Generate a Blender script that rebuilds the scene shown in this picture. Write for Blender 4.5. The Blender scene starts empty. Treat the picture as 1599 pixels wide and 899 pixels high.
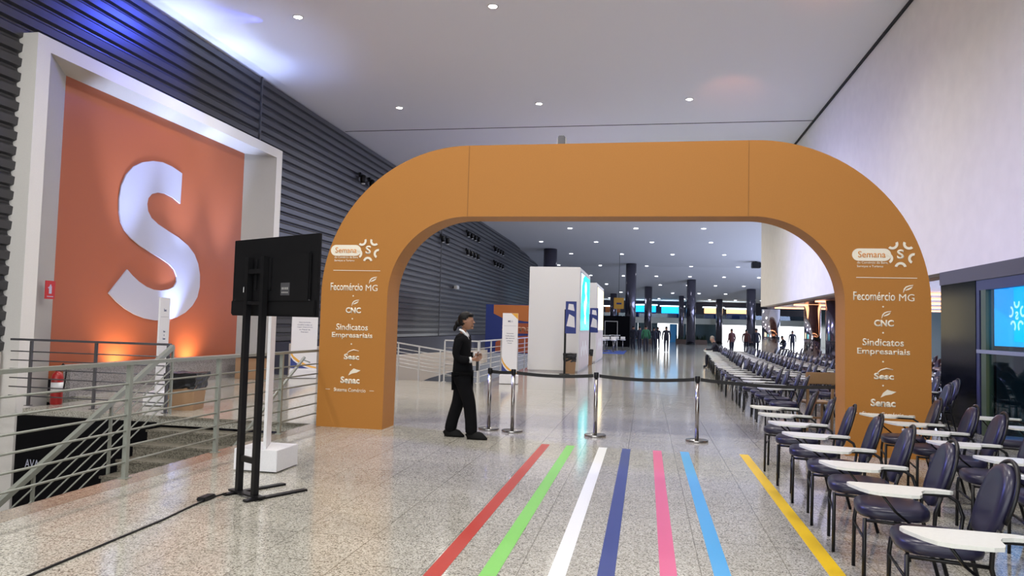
import bpy, bmesh, math, random
from mathutils import Vector, Matrix, Euler
random.seed(7)
D = bpy.data; S = bpy.context.scene; C = S.collection
PI = math.pi; R = math.radians

# ------------------------------------------------------------------ camera, world, exposure
F_PX, YAW, PITCH, ROLL, EYE = 1131.9, .18393, .05105, .02704, 1.58
def cam_axes():
    f = Vector((-math.sin(YAW)*math.cos(PITCH), math.cos(YAW)*math.cos(PITCH), math.sin(PITCH)))
    r = Vector((math.cos(YAW), math.sin(YAW), 0)); u = r.cross(f)
    return r*math.cos(ROLL)+u*math.sin(ROLL), -r*math.sin(ROLL)+u*math.cos(ROLL), f
_r, _u, _f = cam_axes()
cd = D.cameras.new('camera'); cam = D.objects.new('camera', cd); C.objects.link(cam)
cd.sensor_fit = 'HORIZONTAL'; cd.sensor_width = 36; cd.lens = 36*F_PX/1599; cd.clip_end = 400; cd.clip_start = .05
m = Matrix.Identity(4)
for i in range(3):
    m[i][0], m[i][1], m[i][2] = _r[i], _u[i], -_f[i]
m[2][3] = EYE; cam.matrix_world = m
S.camera = cam
S.view_settings.view_transform = 'Standard'; S.view_settings.look = 'None'
S.view_settings.gamma = 1; S.view_settings.use_curve_mapping = False
S.view_settings.exposure = 0.52
W = D.worlds.new('daylight'); S.world = W; W.use_nodes = True
W.node_tree.nodes['Background'].inputs[0].default_value = (.94, .97, 1, 1)
W.node_tree.nodes['Background'].inputs[1].default_value = 2.2

def spot(name, loc, target, power, col, size=R(60), blend=.6, rad=.08, parent=None):
    l = D.lights.new(name, 'SPOT'); l.energy = power; l.color = col; l.spot_size = size; l.spot_blend = blend; l.shadow_soft_size = rad
    o = D.objects.new(name, l); C.objects.link(o); o.location = loc
    o.rotation_euler = (Vector(target)-Vector(loc)).to_track_quat('-Z', 'Y').to_euler()
    return o
def area(name, loc, target, power, col, sx, sy):
    l = D.lights.new(name, 'AREA'); l.energy = power; l.color = col; l.shape = 'RECTANGLE'; l.size = sx; l.size_y = sy
    o = D.objects.new(name, l); C.objects.link(o); o.location = loc
    o.rotation_euler = (Vector(target)-Vector(loc)).to_track_quat('-Z', 'Y').to_euler()
    return o
P_DOWN = 520
# cool daylight coming in from the glazed side hall that opens to the right beyond the glass room
area('side_hall_daylight', (19.7, 58, 4.0), (0, 58, 1.5), 3200, (.62, .70, 1), 36, 5)
# blue floodlight behind the frame of the S panel, washing the dark wall and the ceiling
spot('blue_wall_flood', (-10.3, 18.2, 6.9), (-10.5, 18.9, 8.65), 34, (.22, .34, 1), R(140), 1, .15)
# cool flood inside the frame, at its top, and warm uplights at the foot of the panel
spot('cool_frame_flood', (-10.98, 15.6, .9), (-11.05, 16.2, 6.3), 700, (.42, .55, 1), R(58), .9, .08)
for yy_ in (13.9, 15.9, 17.6): spot('cool_frame_flood', (-10.15, yy_, .9), (-11.12, yy_+.1, 6.3), 1500, (.50, .62, 1), R(33), .9, .08)
spot('warm_uplight_near', (-10.93, 13.9, .30), (-11.3, 14.1, 1.9), 110, (1, .74, .45), R(130), 1, .06)
spot('warm_uplight_far', (-10.93, 16.4, .30), (-11.3, 16.5, 1.9), 110, (1, .74, .45), R(130), 1, .06)
spot('blue_wall_flood', (-9.0, 15.6, 8.5), (-11.3, 14.2, 7.3), 400, (.05, .09, 1), R(95), 1, .15)
# violet-blue spots added for bluish daylight on the right-hand wall and the chairs' sheen
spot('violet_wall_flood', (-1.5, 22, 8.3), (5.4, 27.5, 3.6), 850, (.50, .50, 1), R(52), 1, .3)
spot('blue_seating_flood', (-9.8, 12.5, 7.5), (2.6, 9.5, .8), 2600, (.16, .22, 1), R(58), 1, .3)
spot('violet_seating_flood', (-9.6, 31, 7.8), (4.2, 23, .7), 8000, (.42, .44, 1), R(62), 1, .3)
spot('orange_ceiling_glow', (3.2, 12.4, 6.7), (3.5, 14.6, 8.65), 120, (1, .30, .13), R(42), .9, .05)  # added spot, stands in for orange light reflected onto the ceiling
spot('orange_ceiling_glow', (2.1, 19.0, 6.7), (2.35, 21.8, 8.65), 60, (1, .34, .18), R(42), .9, .05)  # second added stand-in for a reflected orange patch

# ------------------------------------------------------------------ materials
def mat(name, col, rough=.5, metal=0, spec=.5, emis=None, es=0, coat=0, bump=0, bscale=60):
    m = D.materials.new(name); m.use_nodes = True; n = m.node_tree; b = n.nodes['Principled BSDF']
    b.inputs['Base Color'].default_value = (*col, 1); b.inputs['Roughness'].default_value = rough
    b.inputs['Metallic'].default_value = metal; b.inputs['Specular IOR Level'].default_value = spec
    if coat: b.inputs['Coat Weight'].default_value = coat
    if emis: b.inputs['Emission Color'].default_value = (*emis, 1); b.inputs['Emission Strength'].default_value = es
    tc = n.nodes.new('ShaderNodeTexCoord'); no = n.nodes.new('ShaderNodeTexNoise'); no.inputs['Scale'].default_value = bscale
    n.links.new(tc.outputs['Object'], no.inputs['Vector'])
    mx = n.nodes.new('ShaderNodeMixRGB'); mx.blend_type = 'MULTIPLY'; mx.inputs[0].default_value = .12
    mx.inputs[1].default_value = (*col, 1); n.links.new(no.outputs[0], mx.inputs[2]); n.links.new(mx.outputs[0], b.inputs['Base Color'])
    if bump:
        bp = n.nodes.new('ShaderNodeBump'); bp.inputs['Strength'].default_value = bump; bp.inputs['Distance'].default_value = .01
        n.links.new(no.outputs[0], bp.inputs['Height']); n.links.new(bp.outputs[0], b.inputs['Normal'])
    return m
def granite(name, c_dark, c_mid, c_light, rough, tile=0, scale=70, joint=(.42, .40, .37)):
    m = D.materials.new(name); m.use_nodes = True; n = m.node_tree; b = n.nodes['Principled BSDF']
    tc = n.nodes.new('ShaderNodeTexCoord')
    v = n.nodes.new('ShaderNodeTexVoronoi'); v.inputs['Scale'].default_value = scale; n.links.new(tc.outputs['Object'], v.inputs['Vector'])
    no = n.nodes.new('ShaderNodeTexNoise'); no.inputs['Scale'].default_value = scale*.9; no.inputs['Detail'].default_value = 3
    n.links.new(tc.outputs['Object'], no.inputs['Vector'])
    ad = n.nodes.new('ShaderNodeMixRGB'); ad.inputs[0].default_value = .45
    n.links.new(v.outputs['Color'], ad.inputs[1]); n.links.new(no.outputs[0], ad.inputs[2])
    bw = n.nodes.new('ShaderNodeRGBToBW'); n.links.new(ad.outputs[0], bw.inputs[0])
    cr = n.nodes.new('ShaderNodeValToRGB'); cr.color_ramp.elements[0].position = .30; cr.color_ramp.elements[0].color = (*c_dark, 1)
    cr.color_ramp.elements[1].position = .66; cr.color_ramp.elements[1].color = (*c_light, 1)
    e = cr.color_ramp.elements.new(.44); e.color = (*c_mid, 1)
    n.links.new(bw.outputs[0], cr.inputs[0]); out = cr.outputs[0]
    big = n.nodes.new('ShaderNodeTexNoise'); big.inputs['Scale'].default_value = 1.3; n.links.new(tc.outputs['Object'], big.inputs['Vector'])
    mb = n.nodes.new('ShaderNodeMixRGB'); mb.blend_type = 'MULTIPLY'; mb.inputs[0].default_value = .25
    n.links.new(out, mb.inputs[1]); n.links.new(big.outputs[0], mb.inputs[2]); out = mb.outputs[0]
    if tile:
        br = n.nodes.new('ShaderNodeTexBrick'); br.offset = 0; br.squash = 1
        br.inputs['Scale'].default_value = 1; br.inputs['Brick Width'].default_value = tile; br.inputs['Row Height'].default_value = tile
        br.inputs['Mortar Size'].default_value = .004; br.inputs['Mortar Smooth'].default_value = 0
        br.inputs['Color1'].default_value = (1, 1, 1, 1); br.inputs['Color2'].default_value = (.93, .93, .93, 1); br.inputs['Mortar'].default_value = (*joint, 1)
        mp = n.nodes.new('ShaderNodeMapping'); mp.inputs['Location'].default_value = (.2, .1, 0)
        n.links.new(tc.outputs['Object'], mp.inputs[0]); n.links.new(mp.outputs[0], br.inputs['Vector'])
        mt = n.nodes.new('ShaderNodeMixRGB'); mt.blend_type = 'MULTIPLY'; mt.inputs[0].default_value = .8
        n.links.new(out, mt.inputs[1]); n.links.new(br.outputs[0], mt.inputs[2]); out = mt.outputs[0]
    n.links.new(out, b.inputs['Base Color']); b.inputs['Roughness'].default_value = rough
    b.inputs['Specular IOR Level'].default_value = .6
    return m
def glassy(name, tint, gloss_rough=.02, base=.06):
    m = D.materials.new(name); m.use_nodes = True; n = m.node_tree; n.nodes.remove(n.nodes['Principled BSDF'])
    t = n.nodes.new('ShaderNodeBsdfTransparent'); t.inputs[0].default_value = (*tint, 1)
    g = n.nodes.new('ShaderNodeBsdfGlossy'); g.inputs['Roughness'].default_value = gloss_rough; g.inputs[0].default_value = (.9, .95, 1, 1)
    lw = n.nodes.new('ShaderNodeLayerWeight'); lw.inputs[0].default_value = .5; pw = n.nodes.new('ShaderNodeMath'); pw.operation = 'POWER'; pw.inputs[1].default_value = 4; n.links.new(lw.outputs['Facing'], pw.inputs[0])
    f = n.nodes.new('ShaderNodeMath'); f.operation = 'MULTIPLY_ADD'; f.inputs[1].default_value = .4; f.inputs[2].default_value = .04; n.links.new(pw.outputs[0], f.inputs[0])
    mx = n.nodes.new('ShaderNodeMixShader'); n.links.new(f.outputs[0], mx.inputs[0]); n.links.new(t.outputs[0], mx.inputs[1]); n.links.new(g.outputs[0], mx.inputs[2])
    n.links.new(mx.outputs[0], n.nodes['Material Output'].inputs[0])
    return m
M = dict(
 floor=granite('granite_floor', (.15, .14, .115), (.42, .405, .34), (.62, .605, .53), .11, .58, 110),
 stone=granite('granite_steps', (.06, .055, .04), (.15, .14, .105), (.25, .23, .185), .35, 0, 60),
 edge_stone=granite('edge_stone', (.16, .13, .10), (.30, .25, .19), (.42, .36, .28), .15, 0, 120), parapet=granite('granite_parapet', (.12, .11, .11), (.25, .235, .23), (.36, .34, .335), .4, 0, 80),
 ceiling=mat('ceiling_paint', (.85, .85, .89), .8), white_wall=mat('white_wall_paint', (.87, .825, .765), .6, bump=.15, bscale=3),
 fascia=mat('grey_fascia', (.09, .085, .082), .6), dark_line=mat('dark_joint', (.02, .02, .025), .8),
 metal_wall=mat('dark_corrugated_metal', (.085, .083, .09), .36, .5), cream=mat('cream_plaster', (.55, .50, .44), .7),
 black=mat('black_cloth', (.004, .004, .005), .9, spec=.1), frame=mat('white_frame_paint', (.78, .76, .72), .55),
 panel=mat('orange_panel', (.38, .098, .036), .38), s_white=mat('panel_white_letter', (.43, .44, .56), .35),
 arch=mat('orange_arch_fabric', (.43, .172, .020), .6), arch_print=mat('off_white_print', (.86, .80, .66), .5), seam=mat('fabric_seam', (.26, .11, .02), .7),
 badge_text=mat('orange_badge_lettering', (.70, .28, .05), .5),
 rail=mat('painted_green_grey_steel', (.29, .31, .27), .4, .3), rail_grey=mat('light_steel_rail', (.55, .54, .52), .35, .5),
 rail_dark=mat('dark_steel_rail', (.12, .12, .13), .4, .5),
 chrome=mat('brushed_steel', (.36, .34, .32), .2, 1), belt=mat('black_belt', (.008, .008, .009), .7), blackmetal=mat('black_metal', (.006, .006, .007), .4, spec=.3),
 tvplastic=mat('black_tv_plastic', (.005, .005, .006), .5, spec=.25), tvscreen=mat('tv_screen_dark', (.01, .02, .04), .1),
 board=mat('white_board', (.80, .80, .82), .4), board_text=mat('dark_blue_print', (.03, .05, .16), .5), navy=mat('navy_print', (.02, .04, .22), .45),
 gold=mat('gold_print', (.80, .42, .05), .45), text_grey=mat('grey_print', (.25, .27, .33), .5),
 vinyl=mat('dark_vinyl', (.017, .016, .042), .32, spec=.45), tube=mat('black_tube', (.005, .005, .006), .35, spec=.35), tablet=mat('off_white_tablet', (.70, .71, .66), .35),
 tablet_edge=mat('tablet_edge', (.35, .35, .33), .5),
 glass=glassy('dark_glass', (.62, .74, .80)), polished=mat('polished_black_stone', (.004, .005, .008), .16, 0, .12), green_mullion=mat('green_mullion', (.07, .10, .045), .4),
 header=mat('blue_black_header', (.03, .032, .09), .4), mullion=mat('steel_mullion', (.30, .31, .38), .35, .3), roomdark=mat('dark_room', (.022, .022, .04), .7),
 mirror=mat('mirror_steel_column', (.62, .60, .64), .07, 1), darkcol=mat('dark_polished_column', (.17, .16, .20), .16, .9),
 kiosk=mat('kiosk_white', (.78, .78, .77), .5), kiosk_edge=mat('kiosk_edge', (.55, .53, .55), .5), pinkish=mat('pale_print', (.60, .50, .52), .4),
 cyan=mat('cyan_screen', (0, .5, .5), .2, emis=(0, .72, .70), es=1.0), cyan_w=mat('screen_white_shape', (.8, .8, .8), .2, emis=(.85, 1, 1), es=1.3),
 yellow_scr=mat('pale_yellow_screen', (.8, .7, .4), .2, emis=(1, .82, .48), es=1.2),
 blue_scr=mat('reflected_blue_screen', (0, .2, .5), .2, emis=(0, .30, .92), es=1.7), blue_scr2=mat('reflected_lighter_blue', (0, .2, .5), .2, emis=(0, .40, 1), es=1.6), scr_w=mat('screen_logo', (.8, .8, .8), .2, emis=(.8, 1, 1), es=1.1),
 lens=mat('lamp_lens', (1, 1, 1), .3, emis=(1, .96, .92), es=28), lens_far=mat('far_lamp_lens', (1, 1, 1), .3, emis=(.92, .95, 1), es=5), trim=mat('lamp_trim', (.75, .74, .74), .4),
 red=mat('extinguisher_red', (.35, .012, .012), .3), signred=mat('sign_red', (.50, .02, .02), .4), cardboard=mat('cardboard', (.36, .22, .12), .8), bag=mat('black_bag', (.008, .008, .01), .35, bump=.5, bscale=14),
 skin=mat('skin', (.30, .15, .09), .5), hair=mat('black_hair', (.005, .004, .004), .5, spec=.2), suit=mat('black_suit', (.005, .005, .006), .9, spec=.1), shirt=mat('white_shirt', (.75, .75, .75), .7), shoe=mat('black_shoe', (.005, .005, .005), .6, spec=.15),
 wood=mat('light_wood', (.36, .22, .10), .5), carpet=mat('blue_carpet', (.02, .06, .30), .9), mural_orange=mat('mural_orange', (.55, .17, .04), .5), mural_rust=mat('mural_rust', (.42, .10, .04), .5),
 mural_text=mat('mural_text', (.62, .36, .24), .5), teal=mat('teal_wall', (.06, .12, .15), .4), shop_blue=mat('blue_shop_light', (0, .3, .5), .4, emis=(.01, .34, .80), es=1.6), shop_warm=mat('warm_shop_light', (.6, .4, .2), .4, emis=(1, .62, .25), es=1.3),
 shop_white=mat('white_shop_light', (.8, .8, .8), .4, emis=(.8, .95, 1), es=2.5), band=mat('balcony_band', (.74, .76, .66), .6), strip=mat('warm_light_strip', (1, .6, .4), .4, emis=(1, .42, .20), es=2.6),
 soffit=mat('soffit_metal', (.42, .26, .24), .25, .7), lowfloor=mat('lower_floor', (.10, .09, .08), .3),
 s_red=mat('red_tape', (.44, .035, .02), .35), s_green=mat('green_tape', (.19, .56, .10), .35), s_whitet=mat('white_tape', (.78, .80, .80), .35), s_navy=mat('navy_tape', (.02, .045, .22), .35),
 s_pink=mat('pink_tape', (.66, .10, .24), .35), s_blue=mat('sky_blue_tape', (.05, .36, .70), .35), s_yellow=mat('yellow_tape', (.85, .56, .015), .35),
 green_cloth=mat('green_jacket', (.02, .14, .07), .8), dark_cloth=mat('dark_blue_clothes', (.012, .014, .03), .8), grey_hair=mat('grey_hair', (.35, .30, .26), .7), mid_cloth=mat('maroon_clothes', (.10, .03, .03), .8), pale_skin=mat('pale_skin', (.45, .26, .19), .5),
 planter=mat('brown_planter', (.10, .06, .04), .6), leaf=mat('dark_leaves', (.02, .05, .02), .6),
)

# ------------------------------------------------------------------ mesh helpers
def obj(name, bm, m, parent=None, smooth=False, kind=None):
    me = D.meshes.new(name); bmesh.ops.recalc_face_normals(bm, faces=bm.faces); bm.to_mesh(me); bm.free()
    for x in (m if isinstance(m, (list, tuple)) else [m]): me.materials.append(M[x])
    if smooth:
        for p in me.polygons: p.use_smooth = True
        try: me.set_sharp_from_angle(angle=R(40))
        except Exception: pass
    o = D.objects.new(name, me); C.objects.link(o)
    if parent is not None: o.parent = parent
    if kind: o['kind'] = kind
    return o
def tag(o, label, cat, group=None):
    o['label'] = label; o['category'] = cat
    if group: o['group'] = group
    return o
def thing(name, label, cat, loc=(0, 0, 0), rz=0, group=None):
    o = D.objects.new(name, None); C.objects.link(o); o.location = loc; o.rotation_euler = (0, 0, rz); o.empty_display_size = .1
    return tag(o, label, cat, group)
def struct(name, bm, m, smooth=False): return obj(name, bm, m, None, smooth, 'structure')
def BM(): return bmesh.new()
def box(bm, a, b, mi=0, bevel=0):
    x0, y0, z0 = a; x1, y1, z1 = b
    t = bmesh.new(); r = bmesh.ops.create_cube(t, size=1)
    for v in t.verts:
        v.co = Vector(((x0+x1)/2+v.co.x*(x1-x0), (y0+y1)/2+v.co.y*(y1-y0), (z0+z1)/2+v.co.z*(z1-z0)))
    if bevel: bmesh.ops.bevel(t, geom=list(t.edges), offset=bevel, segments=2, affect='EDGES')
    merge(bm, t, mi); return bm
def merge(bm, t, mi=0, mx=None):
    vm = {}
    for v in t.verts: vm[v] = bm.verts.new(mx @ v.co if mx else v.co)
    for f in t.faces:
        try: nf = bm.faces.new([vm[v] for v in f.verts]); nf.material_index = mi; nf.smooth = f.smooth
        except ValueError: pass
    t.free()
def tube(bm, pts, r, seg=8, mi=0, close=False):
    pts = [Vector(p) for p in pts]; n = len(pts); rings = []; prev = None
    for i, p in enumerate(pts):
        if close: d = (pts[(i+1) % n]-pts[i-1])
        else: d = (pts[min(i+1, n-1)]-pts[max(i-1, 0)])
        d.normalize()
        if prev is None:
            a = Vector((0, 0, 1)) if abs(d.z) < .9 else Vector((1, 0, 0)); s = d.cross(a).normalized()
        else: s = (prev-d*prev.dot(d)).normalized()
        prev = s; t = d.cross(s); rr = r[i] if isinstance(r, (list, tuple)) else r
        rings.append([bm.verts.new(p+(s*math.cos(2*PI*k/seg)+t*math.sin(2*PI*k/seg))*rr) for k in range(seg)])
    for i in range(n if close else n-1):
        A, B = rings[i], rings[(i+1) % n]
        for k in range(seg):
            f = bm.faces.new((A[k], A[(k+1) % seg], B[(k+1) % seg], B[k])); f.material_index = mi; f.smooth = True
    if not close:
        for q in (rings[0][::-1], rings[-1]): f = bm.faces.new(q); f.material_index = mi
    return bm
def bar(bm, a, b, w, h, mi=0):
    a, b = Vector(a), Vector(b); d = (b-a).normalized(); up = Vector((0, 0, 1)) if abs(d.z) < .95 else Vector((0, 1, 0))
    s = d.cross(up).normalized()*w/2; t = s.cross(d).normalized()*h/2
    A = [bm.verts.new(p+q) for p in (a, b) for q in (s+t, -s+t, -s-t, s-t)]
    for q in ((0, 1, 2, 3), (7, 6, 5, 4), (0, 4, 5, 1), (1, 5, 6, 2), (2, 6, 7, 3), (3, 7, 4, 0)): bm.faces.new([A[i] for i in q]).material_index = mi
    return bm
def cyl(bm, c, r, h, seg=24, mi=0, r2=None):
    return lathe(bm, c, [(r, 0), (r if r2 is None else r2, h)], seg, mi)
def lathe(bm, c, prof, seg=24, mi=0):
    c = Vector(c); rings = [[bm.verts.new(c+Vector((r*math.cos(2*PI*k/seg), r*math.sin(2*PI*k/seg), z))) for k in range(seg)] for r, z in prof]
    for A, B in zip(rings, rings[1:]):
        for k in range(seg): f = bm.faces.new((A[k], A[(k+1) % seg], B[(k+1) % seg], B[k])); f.material_index = mi; f.smooth = True
    for q in (rings[0][::-1], rings[-1]): bm.faces.new(q).material_index = mi
    return bm
def prism(bm, pts, vec, mi=0):
    """polygon given by 3-D points, extruded along vec"""
    vec = Vector(vec); A = [bm.verts.new(Vector(p)) for p in pts]; B = [bm.verts.new(Vector(p)+vec) for p in pts]; n = len(A)
    bm.faces.new(A).material_index = mi; bm.faces.new(B[::-1]).material_index = mi
    for k in range(n): bm.faces.new((A[k], B[k], B[(k+1) % n], A[(k+1) % n])).material_index = mi
    return bm
def band(bm, outer, inner, vec, mi=0):
    """closed or open strip between two matching outlines, extruded"""
    vec = Vector(vec); n = len(outer)
    a = [bm.verts.new(Vector(p)) for p in outer]; b = [bm.verts.new(Vector(p)) for p in inner]
    c = [bm.verts.new(Vector(p)+vec) for p in outer]; d = [bm.verts.new(Vector(p)+vec) for p in inner]
    for k in range(n-1):
        for q in ((a[k], a[k+1], b[k+1], b[k]), (c[k], d[k], d[k+1], c[k+1]), (a[k], c[k], c[k+1], a[k+1]), (b[k], b[k+1], d[k+1], d[k])):
            bm.faces.new(q).material_index = mi
    for k in (0, n-1): bm.faces.new((a[k], b[k], d[k], c[k])).material_index = mi
    return bm
def text(name, body, width, height, m, parent, mx, depth=.003, bold=0, kind=None):
    cu = D.curves.new(name, 'FONT'); cu.body = body; cu.size = 1; cu.align_x = 'CENTER'; cu.align_y = 'CENTER'; cu.offset = bold; cu.extrude = 0
    cu.resolution_u = 3
    t = D.objects.new('tmp', cu); C.objects.link(t); bpy.context.view_layer.update()
    me = D.meshes.new_from_object(t.evaluated_get(bpy.context.evaluated_depsgraph_get())); D.objects.remove(t); D.curves.remove(cu)
    xs = [v.co.x for v in me.vertices]; ys = [v.co.y for v in me.vertices]; cx, cy = (min(xs)+max(xs))/2, (min(ys)+max(ys))/2
    sx = width/(max(xs)-min(xs)); sy = height/(max(ys)-min(ys)) if height else sx
    bm = bmesh.new(); bm.from_mesh(me); D.meshes.remove(me)
    for v in bm.verts: v.co = Vector(((v.co.x-cx)*sx, (v.co.y-cy)*sy, 0))
    ex = bmesh.ops.extrude_face_region(bm, geom=list(bm.faces))
    for v in [g for g in ex['geom'] if isinstance(g, bmesh.types.BMVert)]: v.co.z += depth
    for v in bm.verts: v.co = mx @ v.co
    return obj(name, bm, m, parent)
def XZ(x, y, z): return Matrix.Translation((x, y, z)) @ Matrix.Rotation(PI/2, 4, 'X')       # reads from -Y
def YZ(x, y, z): return Matrix.Translation((x, y, z)) @ Matrix.Rotation(PI/2, 4, 'Z') @ Matrix.Rotation(PI/2, 4, 'X')   # reads from +X
def arc(cx, cz, r, a0, a1, n=20): return [(cx+r*math.cos(R(a0+(a1-a0)*k/n)), cz+r*math.sin(R(a0+(a1-a0)*k/n))) for k in range(n+1)]
ORD = ['first', 'second', 'third', 'fourth', 'fifth', 'sixth', 'seventh', 'eighth', 'ninth', 'tenth', 'eleventh', 'twelfth', 'thirteenth', 'fourteenth', 'fifteenth', 'sixteenth', 'seventeenth',
       'eighteenth', 'nineteenth', 'twentieth', 'twenty-first', 'twenty-second', 'twenty-third', 'twenty-fourth', 'twenty-fifth', 'twenty-sixth', 'twenty-seventh', 'twenty-eighth', 'twenty-ninth', 'thirtieth']
def copy_tree(o, parent=None):
    c = o.copy(); C.objects.link(c)
    if parent is not None: c.parent = parent
    for ch in [k for k in D.objects if k.parent == o]: copy_tree(ch, c)
    return c

# ------------------------------------------------------------------ the setting
XL, XR, ZC = -11.25, 5.4, 8.65
YB, YE = -9.0, 92.0
b = BM()
box(b, (-4.98, YB, -.14), (22, 19.1, 0)); box(b, (-4.4, 19.1, -.14), (22, YE+6, 0))
box(b, (-10.05, 10.35, -.14), (-4.98, 19.1, 0)); box(b, (-11.4, 12.2, -.14), (-10.05, 19.1, 0)); box(b, (-11.4, 47, -.14), (-4.4, YE+6, 0))
struct('floor', b, 'floor')
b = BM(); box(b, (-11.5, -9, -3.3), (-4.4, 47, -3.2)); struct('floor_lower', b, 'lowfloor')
b = BM(); box(b, (-4.98, YB, -3.2), (-4.86, 19.0, -.14)); box(b, (-4.4, 19.1, -3.2), (-4.3, 47, -.14)); struct('wall_stairwell', b, 'cream')
# ceiling: flat, then stepping down far away; a dark seam at y 25.2
prof = [(YB, ZC), (25.2, ZC), (60, 8.62), (75, 7.9), (82, 6.7), (90, 5.3), (YE+6, 5.2)]
b = BM(); prism(b, [(-11.4, y, z) for y, z in prof]+[(-11.4, y, z+.3) for y, z in prof[::-1]], (33.6, 0, 0)); struct('ceiling', b, 'ceiling')
b = BM(); box(b, (-11.2, 25.18, ZC-.006), (XR, 25.24, ZC+.01)); box(b, (XR-.06, YB, ZC-.05), (XR+.01, 36.4, ZC+.01)); struct('trim_1', b, 'dark_line')
# left wall, horizontally corrugated dark metal
b = BM(); pitch = .27; z = .86; pts = []
while z < ZC:
    for dz, dx in ((0, .0), (.03, .075), (.17, .09), (.20, .02), (.235, .0)): pts.append((XL+dx-.045, z+dz))
    z += pitch
pts = [(x, min(zz, ZC)) for x, zz in pts]
for ya, yb, zmin in ((YB, 11.3, 0), (11.3, 19.9, 6.45), (19.9, 50, 0), (50, 76, 0)):
    q_ = [p for p in pts if p[1] >= zmin]
    A = [b.verts.new((x, ya, zz)) for x, zz in q_]; B_ = [b.verts.new((x, yb, zz)) for x, zz in q_]
    for k in range(len(q_)-1): b.faces.new((A[k], A[k+1], B_[k+1], B_[k]))
wl = struct('wall_left', b, 'metal_wall'); 
b = BM()
for y in (19.2, 38.5): box(b, (XL+.03, y, .9), (XL+.075, y+.05, ZC))
struct('trim_2', b, 'rail_dark')
b = BM(); box(b, (XL-.25, YB, -3.2), (XL+.06, 11.0, .86)); struct('wall_left_base', b, 'cream')
b = BM(); box(b, (XL-.25, 19.1, -3.2), (XL+.1, 76, .86)); struct('wall_left_base_far', b, 'roomdark')  # base wall painted dark to give the shade of the stair void
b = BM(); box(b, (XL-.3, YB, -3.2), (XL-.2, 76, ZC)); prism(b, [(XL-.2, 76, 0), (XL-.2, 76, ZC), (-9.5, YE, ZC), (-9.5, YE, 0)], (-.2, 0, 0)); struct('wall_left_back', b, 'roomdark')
# right wall: white upper wall over a grey fascia
b = BM(); box(b, (XR, YB, 2.77), (XR+.3, 36.4, ZC)); struct('wall_right', b, 'white_wall')
b = BM(); box(b, (XR-.02, YB, 2.53), (XR+.3, 14.75, 2.77)); struct('trim_3', b, 'fascia')
b = BM(); box(b, (XR+.3, YB, 2.77), (22, 14.8, 2.85)); box(b, (XR+.3, 14.8, 2.70), (20.2, 36.4, 2.8)); struct('ceiling_low', b, 'soffit')
b = BM(); box(b, (20, 14.8, 0), (20.2, YE, ZC)); box(b, (XR+.3, 14.7, 0), (20, 14.8, 2.8)); struct('wall_side_hall', b, 'teal')
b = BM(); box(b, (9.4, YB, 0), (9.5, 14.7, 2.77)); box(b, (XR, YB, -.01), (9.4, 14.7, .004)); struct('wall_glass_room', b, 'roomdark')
b = BM(); box(b, (XR+.3, 36.3, 2.8), (22, 36.5, ZC)); struct('wall_over_side_hall', b, 'white_wall')
# unseen back wall, added with a broad opening sized to control ambient light
b = BM(); box(b, (-11.4, YB-.2, -3.2), (-11.0, YB, ZC)); box(b, (9, YB-.2, 0), (22, YB, ZC)); box(b, (-11.0, YB-.2, 8.2), (9, YB, ZC)); box(b, (-11.0, YB-.2, -3.2), (9, YB, 0))
struct('wall_back', b, 'white_wall')

# glass front of the dark room on the right
b = BM(); box(b, (XR+.04, YB, .02), (XR+.055, 13.25, 2.36)); struct('window_1', b, 'glass')
b = BM(); box(b, (XR-.01, 13.28, 0), (XR+.3, 14.72, 2.53)); struct('wall_pier', b, 'polished')
b = BM(); box(b, (XR, YB, 2.36), (XR+.1, 13.28, 2.53)); struct('trim_9', b, 'header')
b = BM(); box(b, (XR-.01, YB, 1.325), (XR+.03, 13.26, 1.385)); struct('trim_4', b, 'mullion')
b = BM(); box(b, (XR, 12.93, 0), (XR+.11, 13.10, 2.36)); struct('trim_5', b, 'green_mullion')
b = BM(); box(b, (XR, 13.16, 0), (XR+.11, 13.28, 2.36)); struct('trim_6', b, 'header')

# far end: bright entrance, balcony band and upper floor of shops
b = BM()
for x0, x1 in ((-11.4, -2.4), (-2.0, -1.0), (3.9, 4.7), (8.7, 9.2)): box(b, (x0, YE, 0), (x1, YE+.3, 2.35))
struct('wall_far', b, 'teal')
b = BM(); box(b, (-11.4, YE-.6, 2.3), (22, YE+.3, 3.0)); struct('trim_7', b, 'band')
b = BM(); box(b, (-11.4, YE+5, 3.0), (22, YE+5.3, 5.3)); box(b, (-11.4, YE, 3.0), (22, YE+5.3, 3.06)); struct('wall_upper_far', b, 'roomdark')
b = BM()
for x0, x1 in ((-1, 1.45), (4.7, 8.7)): box(b, (x0, YE+2.5, 0), (x1, YE+2.6, 2.35))
struct('wall_entrance_back', b, 'teal')
b = BM(); box(b, (2.9, YE+.4, 0), (3.8, YE+.5, 2.25)); tag(obj('advertising_board', b, 's_blue'), 'tall bright blue board standing in the far entrance', 'board')
b = BM(); box(b, (-11.4, YE-.62, 3.0), (22, YE-.58, 3.5)); struct('window_2', b, 'glass')
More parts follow.
